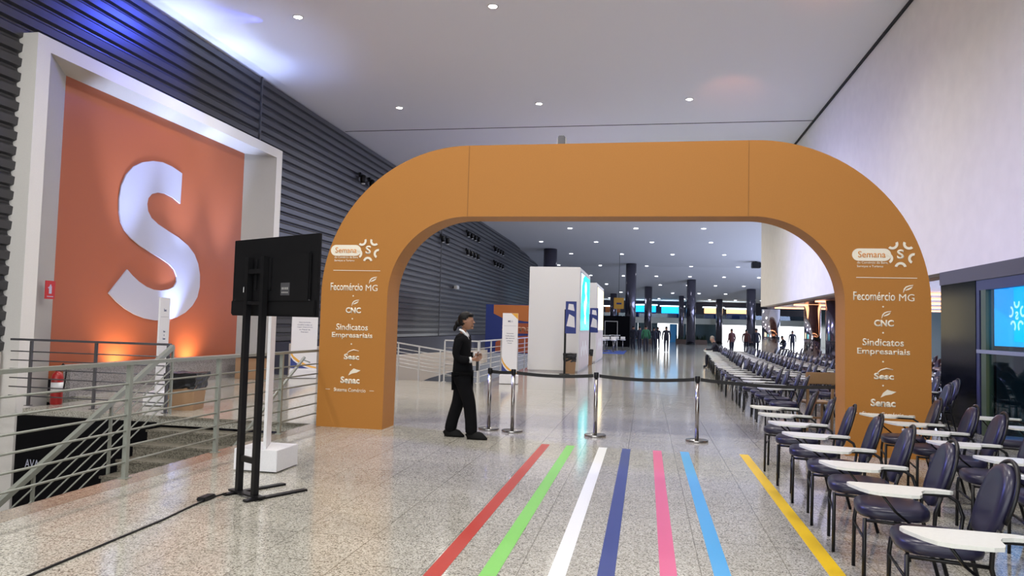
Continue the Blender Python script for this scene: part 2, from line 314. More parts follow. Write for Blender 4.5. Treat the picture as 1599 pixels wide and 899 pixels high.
for x0, x1, z0, z1, mm, lb in ((-1.6, 1.2, 3.7, 4.55, 'shop_blue', 'left bright blue shop counter on the far upper floor'), (1.9, 4.6, 3.6, 4.45, 'shop_blue', 'right bright blue shop counter on the far upper floor'),
        (7.2, 9.4, 3.7, 4.4, 'shop_warm', 'left warm-lit kiosk on the far upper floor'), (9.9, 12.3, 3.75, 4.3, 'shop_warm', 'right warm-lit kiosk on the far upper floor'),
        (-5.2, -3.3, 3.2, 4.3, 'mural_orange', 'orange sign box on the far upper floor at the left')):
    t = thing('shop_counter', lb, 'shop counter', ((x0+x1)/2, YE+2, 3.06), 0); w = x1-x0
    b = BM(); box(b, (-w/2, 0, z0-3.06), (w/2, .6, z1-3.06), 0, .03); obj('sign_panel', b, mm, t)
    b = BM(); box(b, (-w/2, .02, 0), (w/2, .58, z0-3.06-.002)); obj('counter', b, 'navy', t)
    b = BM(); box(b, (-w/2-.2, -.1, z1-3.06+.02), (w/2+.2, .7, z1-3.06+.14)); obj('canopy', b, 'shop_white', t)

# warm light strips in the low soffit of the side hall
for k, y in enumerate((20.5, 23.3, 26.5, 30.2, 34.5)):
    b = BM(); box(b, (XR+.35, y-.12, 2.655), (19, y+.12, 2.699)); tag(obj('light_strip', b, 'strip'), 'warm orange light strip in low side-hall ceiling, %s from the arch' % ORD[k], 'light strip', 'warm strips in the low ceiling')

# ------------------------------------------------------------------ columns
def column(x, y, r, ztop, mm, label, rings=True):
    t = thing('round_column', label, 'column', (x, y, 0))
    b = BM(); lathe(b, (0, 0, 0), [(r, 0), (r, ztop)], 32); obj('shaft', b, mm, t)
    if rings:
        b = BM(); lathe(b, (0, 0, 1.3), [(r+.006, 0), (r+.006, .03)], 32); obj('joint_ring', b, 'blackmetal', t)
    b = BM(); lathe(b, (0, 0, 0), [(r+.03, 0), (r+.03, .12), (r+.005, .14)], 32); obj('base_collar', b, 'blackmetal', t)
column(5.98, 37.1, .42, 2.68, 'mirror', 'mirror-steel column at the end of the white wall')
column(6.45, 30.3, .31, 2.69, 'mirror', 'mirror-steel column in the side hall, right of the wall end')
column(6.30, 26.0, .34, 2.69, 'darkcol', 'broad dark mirrored column in the side hall, nearest the arch')
column(9.0, 35.0, .30, 2.69, 'mirror', 'slim steel column deeper in the side hall')
for (x, y, r, zt, lb) in ((-8.5, 64, .60, 8.56, 'steel column rising behind the white kiosk tower'), (-1.55, 73.0, .52, 8.0, 'tall steel column left of the far entrance'),
        (.20, 84, .42, 6.35, 'slimmer steel column in front of the far entrance'), (4.75, 80.5, .48, 7.0, 'tall steel column between the two far entrances'),
        (11.5, 84.5, .50, 6.3, 'steel column before the bright right-hand entrance'), (-3.9, 88, .4, 5.7, 'short-looking column at the far left above the black booth'), (8.6, 90, .38, 5.35, 'farthest column before the warm-lit kiosks'), (4.1, 88.5, .3, 5.6, 'thin column just behind the tall one between entrances')):
    column(x, y, r, zt, 'darkcol', lb, False)

# ------------------------------------------------------------------ the S panel frame on the left wall
XF, XP = -10.9, -11.30
t = thing('panel_frame', 'huge white box frame around the orange S panel on the left wall', 'frame', (XF, 15.5, 0))
def fr(y, z): return (y-15.5, z)
oy0, oy1, oz1 = 11.07, 20.05, 6.64; iy0, iy1, iz1 = 11.37, 19.72, 6.37; py0, py1, pz1 = 12.18, 18.64, 6.24; zb = -3.2
b = BM(); outer = [(oy0, zb), (oy0, oz1), (oy1, oz1), (oy1, 0)]; inner = [(iy0, zb), (iy0, iz1), (iy1, iz1), (iy1, 0)]
band(b, [(0, y-15.5, z) for y, z in outer], [(0, y-15.5, z) for y, z in inner], (-.42, 0, 0)); obj('frame_border', b, 'frame', t)
b = BM(); L0 = [(-.002, y-15.5, z) for y, z in inner]; L1 = [(XP-XF, y-15.5, z) for y, z in [(py0, zb), (py0, pz1), (py1, pz1), (py1, 0)]]
A = [b.verts.new(p) for p in L0]; B_ = [b.verts.new(p) for p in L1]
for k in range(3): b.faces.new((A[k], A[k+1], B_[k+1], B_[k]))
bmesh.ops.solidify(b, geom=list(b.faces), thickness=.02); obj('frame_reveal', b, 'frame', t)
t = thing('letter_panel', 'large orange panel with a giant white letter S', 'panel', (XP, 15.4, 0))
b = BM(); box(b, (-.05, py0-15.4-.02, .3), (0, py1-15.4+.02, pz1+.01)); obj('panel_board', b, 'panel', t)
# giant S: ribbon stroke, flat terminals
def s_shape(mirror=1):
    """centreline of a geometric S in a unit box (width ~.78, height 1); returns outer/inner edge lists"""
    import math as mm
    return None
ol = [(.815,.965),(.70,1.0-.008),(.56,1.0),(.40,.985),(.26,.93),(.17,.84),(.14,.73),(.155,.62),(.21,.53),(.30,.46),(.42,.405),(.56,.35),(.70,.29),(.785,.225),(.80,.15)]
# outline of the S taken as two chains: left/top edge and right/bottom edge (units: y 0..1 across 2.0..6.? see scale)
SO = [(.98,.955),(.86,.99),(.70,1.0),(.52,.985),(.37,.94),(.25,.865),(.185,.77),(.175,.68),(.20,.59),(.27,.515),(.38,.455),(.52,.40),(.66,.345),(.76,.29),(.80,.235),(.795,.19)]
def stroke_s(w=.175):
    # centreline by two arcs and a diagonal, sampled; half-width w/2
    c = []
    for a in range(38, 205, 8): c.append((.57+.30*math.cos(R(a)), .735+.1775*math.sin(R(a))*1.0))
    return c
def px_s():
    """outline of the letter as drawn on the panel: (y, z) metres on the panel plane"""
    P = [(847,62),(800,30),(755,10),(712,4),(662,10),(620,30),(585,68),(562,120),(552,180),(552,240),(560,290),(578,328),(608,365),(650,400),(700,432),(748,460),(785,485),(810,512),(822,545),(820,572),(808,592),(785,604),(752,610),(715,606),(680,592),(645,568),(615,540),(590,511),
         (548,565),(503,622),(540,662),(580,695),(625,722),(672,740),(722,749),(775,748),(822,735),(862,712),(895,680),(918,640),(929,592),(930,535),(922,485),(905,440),(875,400),(830,362),(780,330),(735,300),(703,270),(687,238),(683,205),(688,178),(705,158),(735,151),(768,157),(805,176),(838,204),(843,130)]
    out = []
    for x, y in P:
        X, Y = x/2.996, 250+y/2.996
        d = _r*(X-799.5)/F_PX-_u*(Y-449.5)/F_PX+_f; k = XP/d.x
        out.append((d.y*k, EYE+d.z*k))
    return out
sp = px_s()
b = BM(); prism(b, [(.004, y-15.4, z) for y, z in sp], (.03, 0, 0)); obj('letter', b, 's_white', t)
# granite parapet in front of the panel
b = BM(); box(b, (-10.86, 12.05, 0), (-10.70, 19.05, .56)); box(b, (-10.9, 12.03, .56), (-10.66, 19.05, .60)); struct('wall_parapet', b, 'parapet')
# red fire sign on the frame
t = thing('fire_sign', 'small red fire-extinguisher sign on the white frame', 'sign', (XF+.012, 11.66, 2.0))
b = BM(); box(b, (-.01, -.115, -.17), (.004, .115, .17), 0, .003); obj('sign_plate', b, 'signred', t)
b = BM(); box(b, (.004, -.03, -.07), (.008, .03, .07)); box(b, (.004, -.015, .07), (.008, .015, .10)); box(b, (.004, -.055, .03), (.008, -.03, .05)); box(b, (.004, -.07, -.13), (.008, .07, -.115)); obj('pictogram', b, 's_white', t)
# fire extinguisher
t = thing('fire_extinguisher', 'red fire extinguisher standing at the end of the far railing', 'fire extinguisher', (-10.02, 11.0, 0))
b = BM(); lathe(b, (0, 0, 0), [(.085, 0), (.095, .02), (.095, .46), (.08, .52), (.035, .56), (.03, .60)], 24); obj('cylinder_body', b, 'red', t, True)
b = BM(); box(b, (-.03, -.02, .60), (.03, .02, .64)); box(b, (-.02, -.01, .64), (.11, .01, .66)); obj('valve_handle', b, 'blackmetal', t)
b = BM(); tube(b, [(.03, 0, .62), (.10, 0, .70), (.17, 0, .62), (.16, 0, .45), (.13, 0, .25)], .012); obj('hose', b, 'blackmetal', t)
b = BM(); lathe(b, (0, 0, .22), [(.0955, 0), (.0955, .16)], 24); obj('label_band', b, 'board', t)

# ------------------------------------------------------------------ stairs and railings
ns, tr, rs = 9, .31, .174
b = BM()
for k in range(ns):
    y1 = 10.35-k*tr; z1 = -(k+1)*rs
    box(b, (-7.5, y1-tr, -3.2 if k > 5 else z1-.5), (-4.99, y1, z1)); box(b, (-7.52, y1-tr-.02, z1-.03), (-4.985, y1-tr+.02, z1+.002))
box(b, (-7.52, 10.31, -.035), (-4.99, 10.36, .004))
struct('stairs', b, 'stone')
b = BM(); box(b, (-4.985, YB, -.1), (-4.72, 10.33, .002)); struct('trim_8', b, 'edge_stone')
b = BM()
for xs in ((-10.04, -7.56),): box(b, (xs[0], 10.24, -3.1), (xs[1], 10.33, -.10))
nseg = 40
tag(obj('black_drape', b, 'black'), 'black drape hanging below the landing edge beside the stairs', 'drape')
text('notice_lettering', 'AVA', .26, .13, 's_white', [o for o in D.objects if o.name == 'black_drape'][0], XZ(-9.7, 10.232, -.86))

def railing(name, label, p0, p1, posts, ztop=1.11, nb=6, mm='rail', pw=.035, slope=(0, 0), group=None, top=(.06, .035), bottom=.16, z0=0):
    """straight railing from p0 to p1 (x,y); slope = z offset at the ends"""
    t = thing(name, label, 'railing', (p0[0], p0[1], z0), 0, group)
    d = Vector((p1[0]-p0[0], p1[1]-p0[1], 0)); s0, s1 = slope
    def at(u, z): return (d.x*u, d.y*u, z+s0+(s1-s0)*u)
    b = BM(); bar(b, at(0, ztop), at(1, ztop), top[0], top[1]); obj('handrail', b, mm, t)
    for k in range(nb):
        z = ztop-.05-(ztop-.05-bottom)*(k+1)/nb
        b = BM(); tube(b, [at(0, z), at(1, z)], .011, 6); obj('rail_bar', b, mm, t)
    for u in posts:
        b = BM(); bar(b, at(u, -.0), at(u, ztop-.02), pw, pw); obj('post', b, mm, t)
        b = BM(); x, y, z = at(u, 0); box(b, (x-.045, y-.045, z), (x+.045, y+.045, z+.01)); obj('post_foot', b, mm, t)
    return t
railing('stairwell_railing', 'long green-grey steel railing along the near edge of the stairwell', (-4.93, 0.2), (-4.93, 10.95), [(y-.2)/10.75 for y in (.28, 1.8, 3.3, 4.8, 6.3, 7.8, 9.3, 10.85)], nb=6, pw=.045)
railing('landing_railing', 'dark steel railing at the stairwell edge beside the extinguisher', (-10.65, 10.66), (-7.62, 10.66), [(x+10.65)/3.03 for x in (-10.25, -9.0, -7.66)], 1.11, 6, 'rail_dark', .04)
# sloping handrail of the stairs
L = 3.6; sl = .575
t = railing('stair_handrail', 'sloping green-grey railing going down the stairs', (-7.55, 10.62), (-7.55, 10.62-L), [], 1.08, 5, 'rail', slope=(0, -sl*L), top=(.07, .07), bottom=.25)
for yy in (10.62, 9.3, 8.0):
    b = BM(); z = -(10.62-yy)*sl; bar(b, (0, yy-10.62, z-.03), (0, yy-10.62, z+1.05), .035, .035); obj('post', b, 'rail', t)
# second, short brace seen right of the banner (handrail of the opposite flight side)
b = BM(); tube(b, [(-5.12, 10.35, 1.0), (-5.12, 8.3, -.18)], .022, 8)
for yy in (10.3, 8.9): tube(b, [(-5.12, yy, -(10.35-yy)*.575+1.0), (-5.0, yy, -(10.35-yy)*.575+.96)], .01, 6)
tag(obj('wall_handrail', b, 'rail'), 'round sloping handrail on the right side of the stairs', 'handrail')
# second stairwell beyond the arch
railing('upper_landing_railing', 'pale horizontal railing behind the woman, beyond the arch', (-5.35, 19.05), (-4.42, 19.05), [0, .5, 1], 1.12, 6, 'rail_grey', .035)
t = railing('sloping_stair_railing', 'pale railing sloping down to the right, seen through the arch', (-8.6, 19.15), (-5.0, 19.15), [], .98, 6, 'rail_grey', slope=(.28, -.20), bottom=.35)
for x in (-8.5, -7.9, -7.3, -6.7, -6.1, -5.5):
    b = BM(); z = .28-.48*(x+8.6)/3.6; bar(b, (x+8.6, 0, -.02), (x+8.6, 0, z+.97), .035, .035); obj('post', b, 'rail_grey', t)
railing('aisle_side_railing', 'pale railing running away behind the banner towards the kiosk', (-4.42, 19.2), (-4.42, 40), [k/14 for k in range(15)], 1.12, 6, 'rail_grey', .035)
b = BM(); prism(b, [(-10.5, 20.2, -3.2), (-10.5, 20.2, .85), (-7.2, 20.2, .62), (-4.45, 20.2, .86), (-4.45, 20.2, .50), (-6.15, 20.2, -.02), (-8.0, 20.2, -.9), (-9.0, 20.2, -3.2)], (0, .15, 0)); struct('wall_stair_side', b, 'cream')

# ------------------------------------------------------------------ the arch
t = thing('event_arch', 'giant orange fabric arch printed with white logos spanning the aisle', 'arch', (-.595, 10.44, 0))
AX, AY = -.595, 10.44; y0 = 10.19; dep = .5; zs = 1.96; ro, ri = 2.225, 1.18
xl, xr = -2.585, 1.395
outer = [(-4.81, 0)]+arc(xl, zs, ro, 180, 90, 28)+arc(xr, zs, ro, 90, 0, 28)+[(3.62, 0)]
inner = [(-3.775, 0)]+arc(xl, zs, ri, 180, 90, 28)+arc(xr, zs, ri, 90, 0, 28)+[(2.58, 0)]
b = BM(); band(b, [(x-AX, y0-AY, z) for x, z in outer], [(x-AX, y0-AY, z) for x, z in inner], (0, dep, 0)); obj('arch_body', b, 'arch', t)
for x in (xl, 1.34):
    b = BM(); box(b, (x-AX-.004, y0-AY-.003, zs+ri+.003), (x-AX+.004, y0-AY+.001, zs+ro-.002)); obj('fabric_seam', b, 'seam', t)
b = BM(); prism(b, [(-4.805-AX, y0-AY-.0015, .02), (-4.60-AX, y0-AY-.0015, .02), (-4.76-AX, y0-AY-.0015, .95), (-4.805-AX, y0-AY-.0015, 1.05)], (0, .001, 0)); obj('fabric_fold', b, 'seam', t) if False else b.free()
def ring_logo(bm, cx, cz, y, r, mirror=1, n=5, a_first=126, th=.035, rad=.062, span=105, dirn='XZ'):
    for k in range(n):
        a = a_first-72*k; c = (cx+r*math.cos(R(a)), cz+r*math.sin(R(a)))
        o_ = arc(c[0], c[1], rad+th/2, a+180-span, a+180+span, 14); i_ = arc(c[0], c[1], rad-th/2, a+180-span, a+180+span, 14)
        f = (lambda p: (p[0], y, p[1])) if dirn == 'XZ' else (lambda p: (y, p[0], p[1]))
        band(bm, [f(p) for p in o_], [f(p) for p in i_], (0, -.003, 0) if dirn == 'XZ' else (-.004, 0, 0))
def leaf_shape(bm, x, y, z, s):
    P = [(0, 0), (.10, .55), (.35, .85), (.75, 1), (1.25, 1.05), (1.05, .62), (.7, .38), (.3, .28)]
    Q = [(.22, .42), (.42, .66), (.78, .82), (1.02, .86), (.85, .62), (.55, .48)]
    n = len(P)
    prism(bm, [(x+a*s, y, z+c*s) for a, c in P[:5]]+[(x+a*s, y, z+c*s) for a, c in [(1.15, .95), (.75, .86), (.40, .68), (.2, .42), (.08, .1)]], (0, -.003, 0))
    prism(bm, [(x+a*s, y, z+c*s) for a, c in [(1.18, .86), (.9, .72), (.55, .55), (.25, .36), (.32, .30), (.7, .40), (1.0, .58)]], (0, -.003, 0))
yt = y0-AY-.0005
for dx in (0, 7.34):
    ox = dx-AX
    # badge and ring
    b = BM(); pill = arc(-4.60, 2.63, .082, 90, 270, 12)+arc(-4.285, 2.63, .082, -90, 90, 12); prism(b, [(x+ox, yt, z) for x, z in pill], (0, -.003, 0)); bd = obj('logo_badge', b, 'arch_print', t)
    text('badge_lettering', 'Semana', .34, .085, 'badge_text', bd, XZ(-4.44+ox, yt-.0032, 2.635), .002, .01)
    b = BM(); ring_logo(b, -4.09+ox, 2.635, yt-.0042, .170, th=.032, rad=.056, span=80); obj('logo_ring', b, 'arch_print', t)
    text('logo_letter', 'S', .085, .125, 'arch_print', t, XZ(-4.09+ox, yt, 2.64), .003, .025)
    text('logo_subtitle', 'do Comércio de Bens,', .38, .036, 'arch_print', t, XZ(-4.43+ox, yt, 2.525), .002, .006)
    text('logo_subtitle', 'Serviços e Turismo', .32, .036, 'arch_print', t, XZ(-4.46+ox, yt, 2.475), .002, .006)
    b = BM(); box(b, (-4.63+ox, yt-.003, 2.325), (-3.89+ox, yt, 2.333)); obj('rule_line', b, 'arch_print', t)
    text('sponsor_lettering', 'Fecomércio', .51, .115, 'arch_print', t, XZ(-4.41+ox, yt, 2.085), .003, .013)
    text('sponsor_lettering', 'MG', .185, .092, 'arch_print', t, XZ(-4.015+ox, yt, 2.074), .003, 0)
    b = BM(); leaf_shape(b, -4.06+ox, yt, 2.135, .10); obj('logo_leaf', b, 'arch_print', t)
    text('sponsor_lettering', 'CNC', .24, .088, 'arch_print', t, XZ(-4.29+ox, yt, 1.735), .003, .035)
    b = BM(); leaf_shape(b, -4.32+ox, yt, 1.795, .095); obj('logo_leaf', b, 'arch_print', t)
    text('sponsor_lettering', 'Sindicatos', .50, .095, 'arch_print', t, XZ(-4.30+ox, yt, 1.485), .003, .014)
    text('sponsor_lettering', 'Empresariais', .64, .10, 'arch_print', t, XZ(-4.295+ox, yt, 1.355), .003, .014)
    text('sponsor_lettering', 'Sesc', .24, .085, 'arch_print', t, XZ(-4.29+ox, yt, 1.045), .003, .035)
    b = BM(); a1 = [(-4.38, 1.075), (-4.33, 1.125), (-4.26, 1.15), (-4.18, 1.135)]; tube(b, [(x+ox, yt-.001, z) for x, z in a1], [.004, .008, .009, .004], 6); obj('logo_arc', b, 'arch_print', t)
    text('sponsor_lettering', 'Senac', .30, .10, 'arch_print', t, XZ(-4.30+ox, yt, .70), .003, .035)
    b = BM(); prism(b, [(x+ox, yt, z) for x, z in [(-4.33, .77), (-4.30, .83), (-4.25, .875), (-4.20, .86), (-4.14, .85), (-4.20, .815), (-4.27, .80)]], (0, -.003, 0)); obj('logo_bird', b, 'arch_print', t)
    text('footer_lettering', 'Sistema Comércio', .50, .055, 'arch_print', t, XZ(-4.30+ox, yt, .555), .002, .004)
    for xx in (-4.68, -3.99): b = BM(); box(b, (xx+ox, yt-.002, .553), (xx+.07+ox, yt, .559)); obj('footer_dash', b, 'arch_print', t)
    for z in (1.95, 1.61, 1.235, .925): b = BM(); prism(b, [(x+ox, yt, zz) for x, zz in arc(-4.30, z, .011, 0, 330, 11)], (0, -.002, 0)); obj('logo_dot', b, 'arch_print', t)

# ------------------------------------------------------------------ floor stripes
for nm, x, ya, yb, mm in (('red', -1.29, 2.0, 9.72, 's_red'), ('green', -.955, 2.0, 9.72, 's_green'), ('white', -.53, 2, 9.72, 's_whitet'), ('navy blue', -.225, 2, 9.72, 's_navy'), ('pink', .17, 2, 9.72, 's_pink'), ('sky blue', .515, 2, 9.74, 's_blue'), ('yellow', 1.262, 2, 9.8, 's_yellow')):
    b = BM(); box(b, (x-.055, ya, .0005), (x+.055, yb, .002)); tag(obj('floor_stripe', b, mm), '%s tape stripe on the floor leading to the arch' % nm, 'stripe', 'coloured stripes on the floor')

# ------------------------------------------------------------------ belt barrier
posts = [(-2.30, 10.75, 'farthest left, beside the woman'), (-1.925, 10.67, 'second from the left'), (-.70, 10.67, 'third from the left, mid-aisle'), (.735, 10.69, 'rightmost, next to the chairs')]
for k, (x, y, w) in enumerate(posts):
    t = thing('stanchion', 'brushed steel belt post, '+w, 'stanchion', (x, y, 0), 0, 'belt barrier posts')
    b = BM(); lathe(b, (0, 0, 0), [(.155, 0), (.16, .012), (.155, .03), (.05, .042), (.03, .05)], 40); obj('base', b, 'chrome', t, True)
    b = BM(); lathe(b, (0, 0, .04), [(.028, 0), (.028, .80)], 24); obj('pole', b, 'chrome', t)
    b = BM(); lathe(b, (0, 0, .84), [(.030, 0), (.036, .01), (.036, .075), (.032, .085)], 24); obj('belt_cassette', b, 'blackmetal', t, True)
ends = posts+[(3.0, 10.72, '')]
for k in range(4):
    (xa, ya, _), (xb, yb, _) = ends[k], ends[k+1]; b = BM(); n = 12
    L0, L1 = [], []
    for i in range(n+1):
        u = i/n; sag = .035*math.sin(PI*u)*(xb-xa)/1.4; x = xa+(xb-xa)*u; y = ya+(yb-ya)*u
        if i == 0: x += .042
        if i == n and k < 3: x -= .042
        L0.append((x, y, .90-sag)); L1.append((x, y, .852-sag))
    band(b, L0, L1, (0, .003, 0)); tag(obj('barrier_belt', b, 'belt'), ['short black belt between the two left posts', 'black belt between the second and third posts', 'black belt between the third and last posts', 'black belt from the last post to the chairs'][k], 'belt', 'belts of the barrier')

# ------------------------------------------------------------------ TV on stand seen from behind
ang = R(-28)
t = thing('monitor_stand', 'tall black twin-pole steel stand carrying the television', 'stand', (-3.455, 5.98, 0), ang)
for sx in (-.125, .125):
    b = BM(); bar(b, (sx, 0, .03), (sx, 0, 2.13), .05, .05); obj('upright', b, 'blackmetal', t)
    b = BM(); box(b, (sx*1.35-.03, -.12, 0), (sx*1.35+.03, .50, .018)); obj('foot', b, 'blackmetal', t)
b = BM(); box(b, (-.24, -.035, .018), (.24, .035, .035)); obj('base_plate', b, 'blackmetal', t)
b = BM(); box(b, (-.12, -.015, .30), (.12, .015, .35)); obj('crossbar', b, 'blackmetal', t)
b = BM(); box(b, (-.12, -.02, 1.98), (.12, .02, 2.02)); box(b, (-.12, -.02, 1.70), (.12, .02, 1.73)); obj('mount_bracket', b, 'blackmetal', t)
t = thing('television', 'large black flat television seen from behind', 'television', (-3.32, 5.905, 0), ang); TC = 1.955
b = BM(); box(b, (-.655, .075, TC-.355), (.655, .10, TC+.355), 0, .004); obj('screen_panel', b, 'tvplastic', t)
b = BM(); box(b, (-.635, .101, TC-.335), (.635, .103, TC+.34)); obj('display', b, 'tvscreen', t)
b = BM(); box(b, (-.57, .045, TC-.23), (.57, .076, TC+.20), 0, .012); obj('back_housing', b, 'tvplastic', t)
b = BM(); box(b, (-.64, .055, TC-.345), (.64, .076, TC-.215), 0, .006); obj('speaker_rail', b, 'tvplastic', t)
b = BM(); box(b, (-.58, .052, TC-.214), (.58, .058, TC-.208)); obj('metal_strip', b, 'rail_dark', t)
b = BM(); box(b, (.17, .042, TC-.17), (.30, .046, TC-.06)); obj('port_plate', b, 'rail_dark', t)
b = BM()
for k in range(4): box(b, (.19+.025*k, .039, TC-.12), (.205+.025*k, .043, TC-.10)); box(b, (.19+.025*k, .039, TC-.15), (.205+.025*k, .043, TC-.14))
obj('port', b, 'rail_grey', t)
b = BM(); box(b, (-.42, .042, TC-.14), (-.34, .045, TC-.09)); obj('rating_sticker', b, 'board', t)
b = BM(); box(b, (-.22, .028, TC-.12), (-.19, .05, TC+.16)); box(b, (.0, .028, TC-.12), (.03, .05, TC+.16)); obj('wall_mount', b, 'blackmetal', t)
# cable and power brick on the floor
b = BM(); pts = [(-3.62, 5.93, .03), (-3.70, 5.84, .008), (-3.69, 5.55, .008), (-3.64, 5.1, .008), (-3.63, 4.7, .008), (-3.61, 4.1, .008), (-3.59, 3.6, .008), (-3.56, 2.8, .008)]
tube(b, pts, .008, 6); o = tag(obj('power_cable', b, 'blackmetal'), 'black power cable running over the floor from the television stand', 'cable')
b = BM(); box(b, (-3.76, 5.70, 0), (-3.68, 5.87, .035), 0, .008); obj('power_strip', b, 'blackmetal', o)

# ------------------------------------------------------------------ white banner totems
def totem(label, x, y, rz, w, h, bw=.55, bd=.45, bh=.23, lines=(), head=None, swoosh=True, th=.03, group=None, tz=1.45, brz=0):
    t = thing('banner_totem', label, 'banner', (x, y, 0), rz, group)
    b = BM(); box(b, (-bw/2, -bd/2, .012), (bw/2, bd/2, bh), 0, .004); bo = obj('base_box', b, 'board', t); bo.rotation_euler = (0, 0, brz)
    b = BM(); box(b, (-w/2, -th/2, bh+.0005), (w/2, th/2, h), 0, .002); pn = obj('panel', b, 'board', t)
    yy = -th/2-.0005
    if swoosh:
        zb_ = bh+.03
        A1 = arc(w*.75, zb_+w*1.25, w*1.25, 180, 240, 16)
        b = BM(); prism(b, [(-w/2+.004, yy, zb_)]+[(x_-0, yy, z_) for x_, z_ in [(-w/2+.004, zb_+.30), (-w*.38, zb_+.20), (-w*.2, zb_+.11), (.0, zb_+.05), (w*.22, zb_)]], (0, -.002, 0)); obj('navy_swoosh', b, 'navy', pn)
        U = [(-w/2+.004, zb_+.46), (-w*.38, zb_+.33), (-w*.18, zb_+.22), (.06*w, zb_+.13), (w*.30, zb_+.07), (w/2-.004, zb_+.04)]; V = [(-w/2+.004, zb_+.36), (-w*.38, zb_+.25), (-w*.18, zb_+.15), (.06*w, zb_+.07), (w*.30, zb_+.02), (w/2-.004, zb_+.001)]
        b = BM(); band(b, [(a, yy, c) for a, c in U], [(a, yy, c) for a, c in V], (0, -.0025, 0)); obj('gold_swoosh', b, 'gold', pn)
        b = BM(); prism(b, [(w/2-.004, yy, h-.004), (w/2-.004, yy, h-.16), (w*.2, yy, h-.05), (w*.05, yy, h-.004)], (0, -.002, 0)); obj('corner_swoosh', b, 'gold', pn)
    z = tz
    for ln in lines:
        text('banner_lettering', ln, w*.035*len(ln), .032, 'board_text', pn, XZ(0, yy, z), .0015, .01); z -= .065
    if head: text('banner_heading', head, w*.28, .05, 'board_text', pn, XZ(0, yy, h-.22), .0015, .02); b = BM(); box(b, (-w*.4, yy-.001, h-.345), (w*.4, yy, h-.34)); obj('rule_line', b, 'text_grey', pn)
    return t
LN = ('Oportunidades', 'Confira todas as', 'vagas disponíveis', 'no Painel de', 'Empregos')
totem('white banner board on box base seen edge-on behind the television stand', -3.93, 7.17, R(112), .42, 1.88, .48, .46, .23, swoosh=False, tz=1.5, brz=R(-112))
totem('white banner with blue and gold swoosh beyond the railing, left of the arch', -9.1, 18.35, R(24), .68, 1.9, .7, .4, .23, LN, tz=1.50)
totem('white banner with gold swoosh beyond the arch, left of the kiosk', -3.62, 19.35, R(8), .42, 1.9, .5, .4, .23, LN, 'MG 1', tz=1.35)
totem('narrow pale banner seen obliquely in front of the letter S', -8.47, 11.62, R(104), .42, 1.9, .45, .4, .23, ('Banco', 'de', 'Talentos'), tz=1.3, swoosh=False, head='Sesc')

# ------------------------------------------------------------------ bins and boxes
def bin_(label, x, y, w, h, rz=0):
    t = thing('cardboard_bin', label, 'bin', (x, y, 0), rz)
    def fr_(z0, z1, w0, w1):
        bb = BM(); lo = [(sx*w0/2, sy*w0/2, z0) for sx, sy in ((-1, -1), (1, -1), (1, 1), (-1, 1))]; hi = [(sx*w1/2, sy*w1/2, z1) for sx, sy in ((-1, -1), (1, -1), (1, 1), (-1, 1))]
        A = [bb.verts.new(p) for p in lo]; B2 = [bb.verts.new(p) for p in hi]; bb.faces.new(A[::-1]); bb.faces.new(B2)
        for k in range(4): bb.faces.new((A[k], A[(k+1) % 4], B2[(k+1) % 4], B2[k]))
        return bb
    obj('box_body', fr_(0, h*.93, w*.8, w*.97), 'cardboard', t)
    bb = fr_(h*.58, h, w*.93, w*1.06); bmesh.ops.subdivide_edges(bb, edges=list(bb.edges), cuts=5, use_grid_fill=True)
    for v in bb.verts: v.co += Vector((random.uniform(-1, 1), random.uniform(-1, 1), random.uniform(-1, 1)))*.012
    obj('bin_liner', bb, 'bag', t)
bin_('cardboard bin with black bag at the top of the stairs', -7.70, 11.25, .52, .62, R(10))
bin_('cardboard bin with black bag at the corner of the white kiosk', -2.52, 24.65, .44, .68, R(4))
bin_('cardboard bin with black bag between the two kiosks', -2.35, 30.4, .40, .66, R(4))
t = thing('cardboard_box', 'brown box standing by the granite parapet, behind the stand', 'box', (-10.1, 17.6, 0))
b = BM(); box(b, (-.35, -.35, 0), (.35, .35, .55), 0, .01); obj('carton', b, 'cardboard', t)
b = BM(); box(b, (-.37, -.37, .545), (.37, .37, .60), 0, .01); obj('lid', b, 'bag', t)

